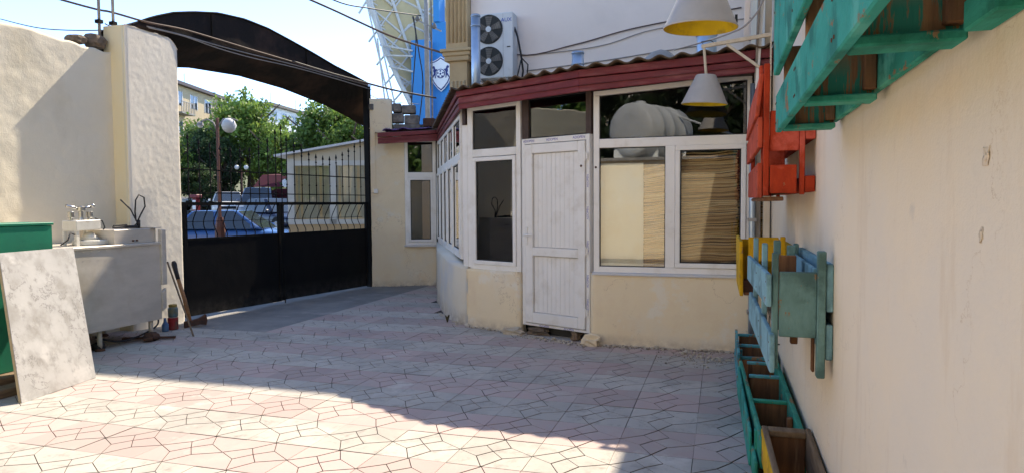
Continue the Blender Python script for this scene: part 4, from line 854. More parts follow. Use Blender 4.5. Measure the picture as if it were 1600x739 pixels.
# yellow planter behind the blue one
t = thing('yellow_planter', (.3, 5, .8), 'yellow planter half hidden behind the light blue one', 'planter', PLK)
MB().obox(V(.113, 4.70, .87), V(-.005, .9, 0), V(.022, 0, 0), V(-.004, 0, .36)).build('front_board', 'yellow', t, bevel=.004)
pbox(t, 'end_board', .165, .35, 4.72, 4.74, 1.10, 1.255, 'yellow'); pbox(t, 'end_post', .36, .39, 4.7, 4.74, .85, 1.26, 'yellow'); pbox(t, 'back_board', .42, .447, 4.7, 5.6, .95, 1.2, 'yellow'); pbox(t, 'bottom', .14, .42, 4.75, 5.6, .87, .89, 'wood'); pbox(t, 'end_board', .14, .42, 5.58, 5.6, .89, 1.2, 'yellow')
NM = MB().lathe([(0.0, .0022), (.0042, .0018), (.0046, 0)], (0, 0, 0), 8, (-1, 0, 0)).mesh('nail_head', 'rust')
def nails(t, pts):
    for p in pts:
        o = link_mesh('nail_head', NM); o.parent = t; o.location = Vector(p)-ROOT[t]
for nm_, pts in (('teal_pallet_planter', [(.2045, y+dy, z) for y in (2.965, 2.215, 1.465) for dy in (.0, .03) for z in (1.80, 1.88)]+[(.1945, y, z) for y in (2.965, 2.215, 1.465) for z in (2.05, 2.24)]),
                 ('blue_planter', [(.1825, 3.14, 1.07), (.1825, 3.14, 1.14), (.1965, 3.12, .80), (.1965, 3.12, .88), (.165, 3.62, 1.06), (.165, 3.62, 1.13), (.178, 3.62, .81), (.178, 3.62, .89)]),
                 ('red_planter', [(.1715, 3.79, 1.80), (.1715, 3.79, 1.88), (.1715, 3.79, 1.55), (.1715, 3.79, 1.64)])):
    nails(bpy.data.objects[nm_], pts)
# floor planters
t = thing('teal_floor_planter', (.3, 4.7, 0), 'long sea green planter box standing on the floor along the wall', 'planter', PLK)
MB().obox(V(.196, 3.72, .095), V(-.062, 1.82, .0), V(.022, 0, 0), V(0, 0, .165)).build('front_board', 'tealgreen', t, bevel=.005)
MB().obox(V(.170, 3.70, .005), V(-.050, 1.80, .0), V(.018, 0, 0), V(0, 0, .13)).build('front_board', 'tealgreen', t, bevel=.005)
MB().obox(V(.150, 3.95, .02), V(-.03, 1.45, .02), V(.016, 0, 0), V(0, 0, .20)).build('front_board', 'teal', t, bevel=.005)
pbox(t, 'front_leg', .178, .20, 3.9, 3.95, 0, .24, 'tealgreen'); pbox(t, 'front_leg', .13, .152, 5.35, 5.4, 0, .24, 'tealgreen')
MB().obox(V(.395, 3.75, .08), V(-.01, 1.8, 0), V(.03, 0, 0), V(0, 0, .20)).build('back_board', 'tealgreen', t, bevel=.005)
for y, z1 in ((4.02, .20), (4.46, .235), (5.06, .245), (5.5, .24)):
    pbox(t, 'divider', .20, .392, y, y+.022, .02, z1, 'wood'); pbox(t, 'divider_cap', .19, .392, y-.006, y+.03, z1+.001, z1+.022, 'turq' if y > 5 else 'tealgreen')
pbox(t, 'bottom', .17, .395, 3.8, 5.5, .012, .03, 'oldwood'); pbox(t, 'inner_batten', .36, .39, 4.1, 4.14, .03, .26, 'wood')
t = thing('turquoise_floor_planter', (.28, 6.2, 0), 'small turquoise planter box on the floor next to the annex wall', 'planter', PLK)
for y in (5.75, 6.25, 6.75): pbox(t, 'divider', .16, .40, y, y+.02, .02, .22, 'wood'); pbox(t, 'divider_cap', .15, .40, y-.005, y+.03, .221, .245, 'turq')
pbox(t, 'front_board', .125, .147, 5.7, 6.85, .10, .27, 'turq'); pbox(t, 'front_board', .12, .14, 5.7, 6.85, .0, .085, 'turq'); pbox(t, 'back_board', .405, .43, 5.7, 6.85, .02, .26, 'turq'); pbox(t, 'front_leg', .149, .17, 6.0, 6.04, 0, .25, 'turq')
t = thing('yellow_floor_planter', (.32, 3.3, 0), 'floor planter with yellow front board and weathered wood, at the bottom edge', 'planter', PLK)
MB().obox(V(.232, 2.45, .13), V(-.028, 1.33, .0), V(.032, 0, 0), V(0, 0, .165)).build('front_board', 'yellow', t, bevel=.006)
MB().obox(V(.234, 2.45, .297), V(-.028, 1.33, .0), V(.028, 0, 0), V(0, 0, .012)).build('front_cap', 'oldwood', t, bevel=.004)
pbox(t, 'front_board', .215, .24, 2.5, 3.7, .0, .11, 'oldwood'); pbox(t, 'divider', .238, .415, 3.72, 3.75, .03, .275, 'wood'); pbox(t, 'divider_cap', .236, .417, 3.705, 3.78, .276, .308, 'oldwood'); pbox(t, 'divider', .25, .41, 2.9, 2.93, .03, .25, 'wood')
MB().obox(V(.405, 2.45, .12), V(.012, 1.31, 0), V(.026, 0, 0), V(0, 0, .20)).build('back_board', 'oldwood', t, bevel=.006); pbox(t, 'bottom', .24, .41, 2.5, 3.72, .02, .04, 'oldwood')
# ================================================================== counter corner on the left
ct = thing('steel_counter', (-6.45, 5.2, 0), 'dull stainless steel work counter on short legs against the boundary wall', 'counter')
MB().box(-6.86, -6.035, 3.7, 6.165, 1.055, 1.085).build('top', 'steel', ct, bevel=.004)
m = MB()
def cf(u, v):
    y = 3.72+u*2.43; z = .215+v*.84; return (-6.052+.004*fn(0, y, z, 2.2)+(.006*math.sin(v*math.pi)), y, z)
m.grid(cf, 40, 16); m.build('front_panel', 'steel', ct, smooth=True)
MB().box(-6.07, -6.056, 3.72, 6.15, .215, .225).box(-6.85, -6.056, 6.135, 6.148, .215, 1.055).build('end_panel', 'steel', ct)
MB().box(-6.85, -6.06, 3.72, 6.13, .25, .27).build('under_shelf', 'steel', ct)
m = MB(); m.obox((-6.075, 6.15, .60), (.05, 0, 0), (0, .07, 0), (0, 0, .62)); m.build('end_flange', 'steel', ct, bevel=.004)
m = MB(); m.obox((-6.07, 6.15, .30), (.04, 0, 0), (0, .06, .04), (0, 0, .22)); m.build('end_flange', 'steel', ct, bevel=.004)
for x, y in ((-6.10, 6.04), (-6.12, 5.40), (-6.78, 6.04), (-6.1, 3.9)):
    l = MB().tube([(x, y, 0.0), (x, y, .25)], .024, 10).build('leg', 'steel', ct, smooth=True)
    MB().lathe([(.05, 0), (.045, .015), (.026, .03)], (x, y, 0), 12).build('foot', 'rust', l)
for k in range(14): MB().lathe([(.0, 0), (.006, .001), (.004, .004)], (-6.033, 4.9+k*.09, 1.035), 8, (1, 0, 0)).build('rivet', 'steel', ct)
# steel box on the counter with wire and scissors
sb = thing('steel_box', (-6.3, 5.9, 1.09), 'low stained steel box at the pillar end of the counter', 'box')
MB().box(-6.62, -6.10, 5.60, 6.15, 1.086, 1.235).build('body', 'steel', sb, bevel=.004); MB().box(-6.63, -6.06, 6.08, 6.19, 1.237, 1.246).build('lid_strip', 'steel', sb)
for y in (5.83, 5.88): MB().lathe([(.008, 0), (.008, .02), (.003, .024)], (-6.10, y, 1.115), 8, (1, 0, 0)).build('knob', 'rust', sb)
o = MB().tube([(-6.22, 5.95, 1.25), (-6.20, 6.0, 1.30), (-6.22, 5.93, 1.45), (-6.26, 5.84, 1.555)], .008, 6)
o.tube([(-6.22, 6.0, 1.32), (-6.21, 5.98, 1.42), (-6.2, 5.985, 1.55), (-6.2, 6.03, 1.61), (-6.19, 6.09, 1.58), (-6.19, 6.10, 1.48), (-6.20, 6.04, 1.38), (-6.21, 6.01, 1.31)], .008, 6).tube([(-6.21, 6.02, 1.24), (-6.21, 6.02, 1.33)], .02, 8)
tag(o.build('wire_tongs', 'cable', smooth=True), 'black looped wire tongs standing on the steel box', 'tongs')
o = MB().bar((-6.20, 5.68, 1.258), (-6.18, 5.90, 1.262), .03, .02).bar((-6.24, 5.72, 1.275), (-6.2, 5.86, 1.28), .02, .015).bar((-6.17, 5.82, 1.262), (-6.2, 5.98, 1.258), .05, .03)
tag(o.build('pliers', 'cable', bevel=.004), 'dark pliers lying on the steel box', 'pliers')
# press standing on the counter
pr = thing('dough_press', (-6.4, 5.45, 1.09), 'white metal hand press with crossed handles and round plate on the counter', 'press')
MB().lathe([(.17, 0), (.18, .005), (.18, .045), (.165, .05), (.05, .052)], (-6.36, 5.56, 1.087), 32).build('round_plate', 'whitemetal', pr, smooth=False, bevel=.004)
MB().lathe([(.11, 0), (.055, .05), (.04, .075)], (-6.36, 5.53, 1.14), 24).build('pressing_cone', 'whitemetal', pr, smooth=True)
MB().obox((-6.47, 5.31, 1.235), (.20, 0, 0), (0, .29, .006), (0, 0, .105)).build('head_block', 'whitemetal', pr, bevel=.008)
for y in (5.33, 5.57): MB().tube([(-6.46, y, 1.087), (-6.46, y, 1.24)], .018, 8).build('column', 'whitemetal', pr)
MB().box(-6.31, -6.28, 5.315, 5.35, 1.087, 1.24).build('column', 'whitemetal', pr)
for y, r in ((5.335, .030), (5.55, .034)): MB().lathe([(r*.7, 0), (r*.7, .02), (r, .03), (r, .085), (r*.8, .09)], (-6.37, y, 1.342), 14).build('knob', 'chrome', pr, smooth=False)
MB().lathe([(.03, 0), (.022, .03), (.022, .09), (.045, .10), (.045, .135), (.03, .145)], (-6.37, 5.45, 1.342), 16).build('screw_hub', 'chrome', pr)
MB().tube([(-6.37, 5.45, 1.455), (-6.36, 5.28, 1.49)], .016, 8).build('handle', 'chrome', pr, smooth=True)
h_ = MB().tube([(-6.37, 5.45, 1.455), (-6.34, 5.55, 1.485)], .013, 8).build('handle', 'chrome', pr, smooth=True); MB().lathe([(.0, -.02), (.018, -.012), (.021, 0), (.018, .014), (.0, .02)], (-6.335, 5.56, 1.49), 12).build('handle_ball', 'chrome', h_, smooth=True)
MB().tube([(-6.33, 5.58, 1.36), (-6.30, 5.64, 1.33), (-6.29, 5.66, 1.26), (-6.31, 5.63, 1.2)], .007, 6).tube([(-6.3, 5.31, 1.2), (-6.27, 5.24, 1.22), (-6.26, 5.2, 1.15), (-6.3, 5.15, 1.1)], .007, 6).build('cord', 'cable', pr, smooth=True)
# green cabinet on timbers, marble slab leaning on it
gc = thing('green_cabinet', (-5.9, 4, .1), 'bright green painted metal cabinet behind the leaning marble slab', 'cabinet')
MB().box(-6.02, -5.66, 2.6, 4.555, .115, 1.32).build('body', 'green', gc, bevel=.004); MB().box(-6.03, -5.65, 2.59, 4.565, 1.322, 1.345).build('top', 'green', gc, bevel=.004)
MB().box(-5.659, -5.652, 2.62, 4.54, .9, .905).build('door_seam', 'cable', gc)
for k, (x0, x1, z1, lab) in enumerate(((-6.0, -5.86, .108, 'old timber beam under the rear of the green cabinet'), (-5.70, -5.52, .112, 'old timber beam under the front of the green cabinet'), (-5.47, -5.32, .07, 'thin old timber lying in front of the green cabinet'))):
    tag(MB().box(x0, x1, 2.4, 4.35-.1*k, 0.001, z1).build('timber_beam', 'timber', bevel=.008), lab, 'timber', 'timbers under the cabinet')
ms = thing('marble_slab', (-5.1, 4.1, 0), 'big grey veined marble slab leaning at the left edge in the sun', 'slab')
b0 = V(-5.055, 3.77, .002); su = V(-.135, .762, 0); sl = V(-.40, .165, 1.12); sn = su.cross(sl).normalized()
if sn.x < 0: sn = -sn
MB().obox(b0, su, sl, -sn*.006).build('polished_face', 'marble', ms, bevel=.002)
MB().obox(b0-sn*.0062+su*.001, su*.998, sl*.999, -sn*.024).build('rough_back', 'marble_edge', ms, bevel=.003)
# axe, stick, cans, bottle at the pillar foot
ax_ = thing('axe', (-6.25, 6.85, 0), 'rusty axe with wooden handle leaning against the white pillar', 'axe')
MB().tube([(-6.235, 6.78, .03), (-6.36, 6.83, .33), (-6.50, 6.885, .57)], [.026, .024, .022], 8).build('handle', M('axe_handle', (.42, .19, .07), (.30, .13, .05), .6, 20), ax_, smooth=True)
MB().tube([(-6.50, 6.885, .57), (-6.55, 6.905, .66), (-6.60, 6.93, .76), (-6.615, 6.935, .79)], [.024, .026, .032, .022], 8).build('grip_tape', 'cable', ax_, smooth=True)
hd = MB(); hp = [V(-6.265, 6.70, .005), V(-6.265, 6.70, .085), V(-6.24, 6.82, .085), V(-6.22, 6.90, .10), V(-6.20, 6.985, .135), V(-6.185, 6.99, .06), V(-6.19, 6.975, .0), V(-6.21, 6.89, .02), V(-6.24, 6.82, .012)]
hd.prism(hp, V(.035, -.012, 0)).build('head', 'rust', ax_, bevel=.005)
o = MB().tube([(-5.765, 6.31, 0), (-6.52, 6.74, .80)], .010, 6).build('thin_stick', 'timber'); tag(o, 'thin rusty rod leaning between the counter and the axe', 'rod')
tc_ = thing('paint_can', (-6.33, 6.60, 0), 'red tin can on the ground at the pillar foot', 'can', 'cans at the pillar')
MB().lathe([(.058, 0), (.060, .004), (.060, .14), (.055, .145)], (-6.33, 6.60, 0.001), 20).build('body', M('red_tin', (.42, .03, .03), (.32, .03, .03), .4, 8, stain=(.15, .08, .06), sscale=9), tc_); MB().lathe([(.052, .0), (.054, .006)], (-6.33, 6.60, .1465), 20).build('lid', 'steel', tc_)
tj = thing('glass_jar', (-6.33, 6.60, .155), 'small jar with yellow lid stacked on the red can', 'jar', 'cans at the pillar')
MB().lathe([(.050, 0), (.056, .01), (.056, .10), (.045, .118)], (-6.33, 6.605, .155), 20).build('body', M('jar_body', (.20, .20, .12), (.08, .22, .32), .3, 12), tj, smooth=True); MB().lathe([(.046, .0), (.047, .026), (.043, .03)], (-6.33, 6.605, .274), 18).build('lid', M('jar_lid', (.50, .33, .08), None, .5), tj)
o = MB().lathe([(.035, 0), (.038, .01), (.038, .08), (.02, .11), (.014, .15), (.016, .16)], (-6.32, 6.47, 0.001), 14).build('bottle', M('blue_plastic', (.04, .12, .30), (.10, .2, .35), .4, 9), smooth=True); tag(o, 'small dented blue bottle left of the red can', 'bottle')
cable([(-6.15, 5.38, .14), (-6.14, 5.6, .06), (-6.14, 5.85, .05), (-6.18, 6.2, .12), (-6.35, 6.38, .22), (-6.5, 6.45, .3)], .010, 'cable', 'black hose drooping under the steel counter')
o = MB().bar((-6.32, 5.86, .03), (-5.86, 6.14, .02), .05, .02).bar((-6.2, 6.1, .02), (-5.98, 5.88, .035), .09, .03).rock((-6.05, 5.99, .04), .09, .07, .05, 4); tag(o.build('rusty_bracket', 'rust'), 'dark rusty bracket under the counter leg', 'bracket')
o = MB().rock((-6.16, 5.42, .035), .07, .06, .045, 8); tag(o.build('rag', 'cable', smooth=True), 'dark rag lying by the middle counter leg', 'rag')
# debris under the counter, plaster crumbs at the foot of the annex wall, rubble at the door
m = MB()
for k in range(520):
    y = random.uniform(5.0, 6.9); x = -6.85+abs(random.gauss(0, .38)); s = random.uniform(.004, .018)
    if x > -5.8: continue
    a = random.uniform(0, 6.28); c = V(x, y, random.uniform(.001, .004))
    u_ = V(math.cos(a), math.sin(a), random.uniform(-.3, .4))*s; v_ = V(-math.sin(a), math.cos(a), random.uniform(-.3, .4))*s*.6
    m.add([c-u_, c+v_, c+u_+V(0, 0, s*.3), c-v_], [(0, 1, 2, 3)])
tag(m.build('dry_leaf_litter', M('litter', (.30, .22, .15), (.45, .38, .30), .9, 30), kind='stuff'), 'dry leaf litter and grit under the counter', 'litter')
m = MB()
def crumbs(ax, ay, bx, by, n, spread, k_=1.0):
    for k in range(n):
        t = random.random(); d = abs(random.gauss(0, spread)); x = ax+(bx-ax)*t; y = ay+(by-ay)*t; nx, ny = (by-ay), -(bx-ax); l = math.hypot(nx, ny); s = k_*random.uniform(.004, .016)*(2.0 if random.random() < .10 else 1)
        m.rock((x+nx/l*d, y+ny/l*d, s*.4), s, s*random.uniform(.6, 1.2), s*.6, k, 5, 3, .5)
crumbs(-1.25, 7.07, .12, 7.07, 210, .05); crumbs(-2.98, 7.77, -2.25, 7.46, 80, .035); crumbs(-.35, 7.0, .12, 6.7, 90, .14); crumbs(-6.1, 11.1, -5.05, 11.55, 60, .03); crumbs(-2.2, 7.42, -1.3, 7.02, 70, .07); crumbs(-3.7, 8.6, -3.05, 7.8, 50, .03)
m_white = m; m = MB()
crumbs(-1.25, 7.06, .12, 7.06, 300, .06, .55); crumbs(-3.0, 7.76, -2.25, 7.45, 90, .03, .55); crumbs(-.6, 6.95, .10, 6.6, 160, .2, .45); crumbs(-2.2, 7.40, -1.3, 7.0, 120, .08, .55)
tag(m.build('dark_grit', M('grit', (.30, .25, .20), (.20, .165, .13), .95, 30), kind='stuff'), 'dark grit swept against the annex wall', 'grit'); m = m_white
tag(m.build('plaster_crumbs', 'plasterbit', kind='stuff'), 'crumbs of plaster along the foot of the annex wall', 'crumbs')
for i, (x, y, sx, sy, sz, mt, lab, cat) in enumerate(((-2.30, 7.40, .13, .06, .035, 'plasterbit', 'flat white lump of plaster left of the door foot', 'plaster lump'), (-1.30, 7.02, .09, .06, .055, 'cream', 'cream lump of broken plaster right of the door foot', 'plaster lump'),
        (-1.98, 7.43, .13, .06, .045, 'rubble', 'brown stone wedged under the left of the door', 'stone'), (-1.52, 7.24, .05, .05, .05, 'timber', 'small ochre brick piece under the right of the door', 'brick'))):
    tag(MB().rock((x, y, sz*.75), sx, sy, sz, 20+i, 11, 7, 1.1).build('rubble_piece', mt, smooth=False, bevel=.006), lab, cat, 'rubble at the door foot')
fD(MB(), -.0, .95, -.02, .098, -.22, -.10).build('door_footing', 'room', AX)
# sprouting weed at the plinth
wd = thing('small_weed', (-3.31, 7.93, 0), 'tiny dark weed growing at the foot of the curved plinth', 'weed'); m = MB()
for k in range(26):
    a = random.uniform(0, 6.28); l = random.uniform(.04, .11); b = V(-3.31, 7.93, 0); d = V(math.cos(a)*.35, math.sin(a)*.35, 1)*l; s = V(-math.sin(a), math.cos(a), 0)*.008
    m.add([b-s, b+s, b+d*.7+s*1.4, b+d, b+d*.7-s*1.4], [(0, 1, 2, 3, 4)])
m.build('leaves', M('weed', (.045, .06, .02), (.07, .06, .03), .8), wd)

# ================================================================== trees
def crown_mesh(name, seed, cols, n_cl=70, per=110, ls=.055, shape=(1, 1, 1), hollow=.35):
    rnd = random.Random(seed); vs = []; fs = []; tint = []
    for c in range(n_cl):
        while True:
            p = V(rnd.uniform(-1, 1), rnd.uniform(-1, 1), rnd.uniform(-1, 1))
            if hollow < p.length < 1: break
        p = p*(.86+.22*noise.noise(p*2.2+V(seed, 0, 0))); rad = rnd.uniform(.12, .27); base = cols[rnd.randrange(len(cols))]; br = rnd.uniform(.75, 1.25)
        for k in range(per):
            q = p+V(rnd.gauss(0, 1), rnd.gauss(0, 1), rnd.gauss(0, .75))*rad*.55
            nrm_ = (V(rnd.gauss(0, 1), rnd.gauss(0, 1), rnd.gauss(0, 1)+.7)+p*.8).normalized(); a = nrm_.orthogonal().normalized(); a = Matrix.Rotation(rnd.uniform(0, 6.28), 3, nrm_) @ a; b = nrm_.cross(a)
            s = ls*rnd.uniform(.6, 1.3); q = V(q.x*shape[0], q.y*shape[1], q.z*shape[2]); i = len(vs)
            vs += [tuple(q-a*s), tuple(q+b*s*.5), tuple(q+a*s), tuple(q-b*s*.5)]; fs.append((i, i+1, i+2, i+3))
            f = br*rnd.uniform(.8, 1.2); tint.append((base[0]*f, base[1]*f, base[2]*f, 1))
    me = bpy.data.meshes.new(name); me.from_pydata(vs, [], fs); me.materials.append(K['leaf'])
    at = me.attributes.new('tint', 'FLOAT_COLOR', 'FACE'); at.data.foreach_set('color', [x for t in tint for x in t]); return me
CR = [crown_mesh('crown', 3, [(.13, .21, .045), (.16, .25, .05), (.10, .17, .035)], 100, 95, .052),
      crown_mesh('crown', 11, [(.035, .065, .022), (.045, .08, .028), (.028, .05, .02)], 80, 95, .055),
      crown_mesh('crown', 23, [(.085, .16, .032), (.065, .12, .027), (.11, .19, .04)], 80, 100, .06),
      crown_mesh('crown', 31, [(.016, .030, .014), (.022, .038, .018)], 60, 100, .05, (1, 1, 1))]
def trunk_mesh(seed):
    rnd = random.Random(seed); m = MB(); m.tube([(0, 0, -.05), (.02, .01, .25), (.0, .03, .5), (.03, 0, .8)], [.04, .03, .024, .012], 8)
    for k in range(6):
        a = k*1.05+rnd.uniform(-.3, .3); z = rnd.uniform(.35, .6); m.tube([(0, 0, z), (.12*math.cos(a), .12*math.sin(a), z+.13), (.30*math.cos(a), .30*math.sin(a), z+.28)], [.016, .011, .005], 6)
    return m.mesh('trunk', 'bark', True)
TRK = [trunk_mesh(1), trunk_mesh(2)]
def tree(x, y, h, rx, ry, kind, label, rz=0.0, ch=None, nm='tree', grp=None, zc=None):
    z0 = hill_z(x, y) if x < -7 or y > 13 or y < -6 else 0
    t = thing(nm, (0, 0, 0), label, 'tree', grp); t.location = (x, y, z0)
    ch = ch or h*.72
    a = link_mesh('trunk', TRK[kind % 2], t); a.scale = (h, h, h); a.rotation_euler = (0, 0, rz)
    c = link_mesh('crown', CR[kind], t); c.scale = (rx, ry, ch/2); c.location = (0, 0, h-ch/2); c.rotation_euler = (0, 0, rz); return t
GT = 'trees across the street'
tree(-29.6, 37.6, 8.0, 2.7, 2.7, 0, 'big light green tree in the middle behind the gate', .3, 6.2, grp=GT)
tree(-27.0, 36.8, 6.0, 1.7, 1.9, 0, 'light green tree right of the big one, under the white flats', 1.2, 5.2, grp=GT)
tree(-30.9, 35.0, 5.2, 1.5, 1.5, 1, 'dark slim tree in front of the big light green tree', 2.0, 4.4, grp=GT)
tree(-29.0, 34.6, 4.6, 1.15, 1.3, 1, 'dark bushy tree behind the double globe lamp', .7, 3.8, grp=GT)
tree(-31.5, 33.2, 4.6, 1.6, 1.6, 2, 'mid green tree left of the brown lamp post', .2, 4.0, grp=GT)
tree(-30.6, 30.6, 4.6, 1.3, 1.3, 2, 'mid green tree at the pillar edge behind the gate', 1.6, 3.9, grp=GT)
tree(-29.6, 30.4, 3.0, 1.2, 1.2, 1, 'low dark shrub-like tree at the pillar edge behind the gate', 2.6, 2.6, grp=GT)
tree(-28.4, 31.9, 3.0, 1.0, 1.0, 1, 'low dark tree just right of the brown lamp post', 3.1, 2.5, grp=GT)
tree(-33.5, 37.5, 6.0, 2.0, 2.0, 2, 'mid green tree behind, below the beige flats', .9, 5.0, grp=GT)
tree(-20.0, 31.6, 6.6, 2.3, 2.3, 2, 'leafy green tree behind the cream kiosk roof', .5, 5.4, grp=GT)
tree(-18.2, 31.0, 6.3, 1.8, 1.8, 0, 'bright green tree beside the gate post behind the kiosk', 2.2, 5.0, grp=GT)
for i, (x, y, h, r) in enumerate(((-32.0, 46.5, 5.6, 2.6), (-29.5, 46, 5.3, 2.4), (-26.8, 45, 5.2, 2.6), (-24.3, 42.5, 5.0, 2.2))):
    tree(x, y, h, r, r, 3, ('leftmost', 'second from left', 'second from right', 'rightmost')[i]+' dark evergreen in the row above the kiosk roof', i*1.3, h*.85, grp='dark evergreens')
tree(-15.4, 29.5, 5.3, 1.3, 1.3, 2, 'small green tree top just right of the gate post', .4, 3.0, grp=GT)
# trees that only show mirrored in the panes (beyond the left wall and behind the viewer)
for i, (x, y, h, r, k, lab) in enumerate(((-10.5, 4.2, 5.6, 1.8, 1, 'dark tree beyond the boundary wall, mirrored in the bay window'), (-11.5, 1.2, 6.0, 2.0, 2, 'green tree beyond the boundary wall, mirrored in the bay window'),
        (-4.6, -12, 7.5, 3.0, 1, 'dark tree mirrored left of the water tank'), (-.6, -12.5, 8.0, 3.2, 1, 'dark tree mirrored right of the water tank'), (3.2, -13, 8.2, 3.0, 2, 'green tree mirrored at the right end of the upper pane'), (-8.5, -11, 7, 2.8, 2, 'green tree mirrored far left of the water tank'))):
    tree(x, y, h, r, r, k, lab, i*.8, h*.78, grp='trees mirrored in the glass')
# shed behind the viewer, cream wall set to bounce sunlight, with a water tank on its roof (mirrored in the panes)
sh = thing('back_shed', (-2, -6, 0), 'shed at the near end of the yard, cream wall added to bounce sunlight, mirrored in the window', 'shed')
MB().box(-6.9, -1.15, -4.4, -4.2, -.05, 2.62).box(.46, 4.5, -4.4, -4.2, -.05, 2.62).build('wall', 'cream', sh); MB().box(-6.9, 4.5, -9.1, -8.9, -.05, 2.62).build('rear_wall', 'room', sh)
MB().box(-1.15, .46, -4.5, -4.42, -.02, 2.62).build('wash_panel', M('wash_panel_tan', (.40, .32, .21), (.34, .27, .18), .7, 4), sh)  # added mid-tone panel, reflected as a warm wash over the reed mats
MB().box(-1.3, -1.152, -8.9, -4.4, -.05, 2.62).box(.46, .6, -8.9, -4.4, -.05, 2.62).build('inner_wall', 'room', sh); MB().box(-1.15, .46, -8.9, -4.15, -.02, -.008).build('floor', 'roomdark', sh); MB().box(-6.95, 4.5, -9, -4.10, 2.622, 2.70).build('roof_slab', 'concrete', sh);
tk = thing('water_tank', (-2.2, -5.3, 2.7), 'white horizontal water tank on the shed roof, mirrored in the window', 'tank')
axd = V(.55, -1, 0).normalized(); o0 = V(-2.43, -4.45, 3.47); rr = .74
MB().lathe([(.0, -.06), (.40, -.045), (.66, -.01), (rr, .06), (rr, .45), (rr+.03, .48), (rr+.03, .55), (rr, .58), (rr, .95), (rr+.03, .98), (rr+.03, 1.05), (rr, 1.08), (rr, 1.5), (rr+.03, 1.53), (rr+.03, 1.6), (rr, 1.63), (rr, 2.0), (.6, 2.08), (0, 2.1)], o0, 40, axd, caps=False).build('body', 'tank', tk, smooth=True)
c_ = o0+axd*.5; MB().lathe([(.15, 0), (.15, .10), (.12, .12)], (c_.x, c_.y, 4.17), 20).build('hatch', 'tank', tk)
for d_ in (.3, 1.7):
    c_ = o0+axd*d_; MB().box(c_.x-.6, c_.x+.6, c_.y-.08, c_.y+.08, 2.7, 2.95).build('cradle', 'tank', tk)
MB().tube([o0+axd*1.2+V(.5, 0, .5), V(.40, -4.6, 3.2)], .03, 8).build('pipe', 'tank', tk)
# ================================================================== street beyond the gate
ks = thing('cream_kiosk', (-8.4, 13.8, 0), 'cream kiosk with two large panes and a lean-to roof outside the gate', 'kiosk')
KA, KB = V(-9.17, 12.95, 0), V(-6.75, 13.72, 0); KU = (KB-KA).normalized(); KN = V(KU.y, -KU.x, 0); KL = (KB-KA).length; PK, fK = frame_tools(KA, KU, KN)
fK(MB(), 0, KL, -.05, 1.06, -.12, 0).build('base_wall', M('kiosk_tan', (.62, .43, .24), (.58, .40, .22), .8, 1.5), ks)
m = MB(); fK(m, 0, .14, 1.06, 2.5, -.12, .02); fK(m, .92, 1.07, 1.06, 2.35, -.12, .02); fK(m, .14, KL, 1.062, 1.17, -.12, .02); fK(m, .14, KL, 2.35, 2.46, -.12, .02); fK(m, KL-.1, KL, 1.17, 2.35, -.12, .02); m.build('window_frame', M('kiosk_white', (.70, .68, .63), (.62, .60, .54), .6, 3), ks)
m = MB(); m.prism([PK(0, 2.46, -.10), PK(KL, 2.46, -.10), PK(KL, 2.97, -.10), PK(0, 2.57, -.10)], KN*.10); m.build('gable_panel', M('kiosk_cream', (.66, .58, .45), (.62, .54, .41), .8, 2), ks)
m = MB(); m.prism([PK(-.25, 2.545, .14), PK(KL+.1, 3.02, .14), PK(KL+.1, 3.07, .14), PK(-.25, 2.59, .14)], -KN*3.2); m.build('roof', 'crestwhite', ks)
for a, b in ((.14, .92), (1.07, KL-.1)): fK(MB(), a, b, 1.17, 2.35, -.06, -.05).build('pane', 'glass', ks)
m = MB()
for k in range(22):
    u = .2+k*.105; fK(m, u, u+(.10 if k % 4 else .05), 1.2, 2.34, -.09-.015*(k % 3), -.08-.015*(k % 3))
m.build('curtain', M('curtain', (.80, .76, .66), (.66, .62, .54), .9, 4), ks)
MB().obox(PK(0, -.05, -3.0), KU*KL, -KN*.1, V(0, 0, 2.9)).obox(PK(0, -.05, -.12), -KN*3, KU*.08, V(0, 0, 2.5)).build('rear_wall', 'cream', ks)
# lamp post with globes
lp = thing('street_lamp', (-9.87, 11.62, 0), 'red-brown lamp post with one big white globe and a small hooded lamp', 'street lamp')
MB().box(-9.895, -9.845, 11.595, 11.645, -.08, 3.27).build('post', 'polebrown', lp, bevel=.004); MB().lathe([(.09, -.08), (.09, .6), (.11, .75), (.10, 1.05), (.06, 1.25)], (-9.87, 11.62, 0), 8).build('base_sleeve', 'polebrown', lp)
MB().lathe([(.0, -.15), (.06, -.14), (.115, -.09), (.15, 0), (.115, .09), (.06, .14), (.0, .15)], (-9.655, 11.70, 3.12), 20).build('globe', 'globe', lp, smooth=True)
MB().tube([(-9.86, 11.62, 3.1), (-9.75, 11.66, 3.25), (-9.6, 11.71, 3.26), (-9.48, 11.75, 3.22)], .016, 6).build('arm', 'polemetal', lp, smooth=True); MB().tube([(-9.88, 11.62, 3.0), (-9.95, 11.6, 3.18), (-10.06, 11.56, 3.25), (-10.18, 11.52, 3.2)], .016, 6).build('arm', 'polemetal', lp, smooth=True)
MB().lathe([(.07, 0), (.06, .05), (.02, .08)], (-10.2, 11.51, 3.12), 12).build('lamp_hood', 'polemetal', lp); MB().lathe([(0, -.05), (.04, -.04), (.055, 0)], (-10.2, 11.51, 3.12), 12).build('small_globe', 'globe', lp, smooth=True)
z0 = hill_z(-27, 33.7)
l2 = thing('street_lamp', (-27, 33.7, z0), 'distant double lamp with two white globes before the dark trees', 'street lamp')
MB().tube([(-27, 33.7, z0), (-27, 33.7, z0+2.6)], .05, 8).build('post', 'polebrown', l2)
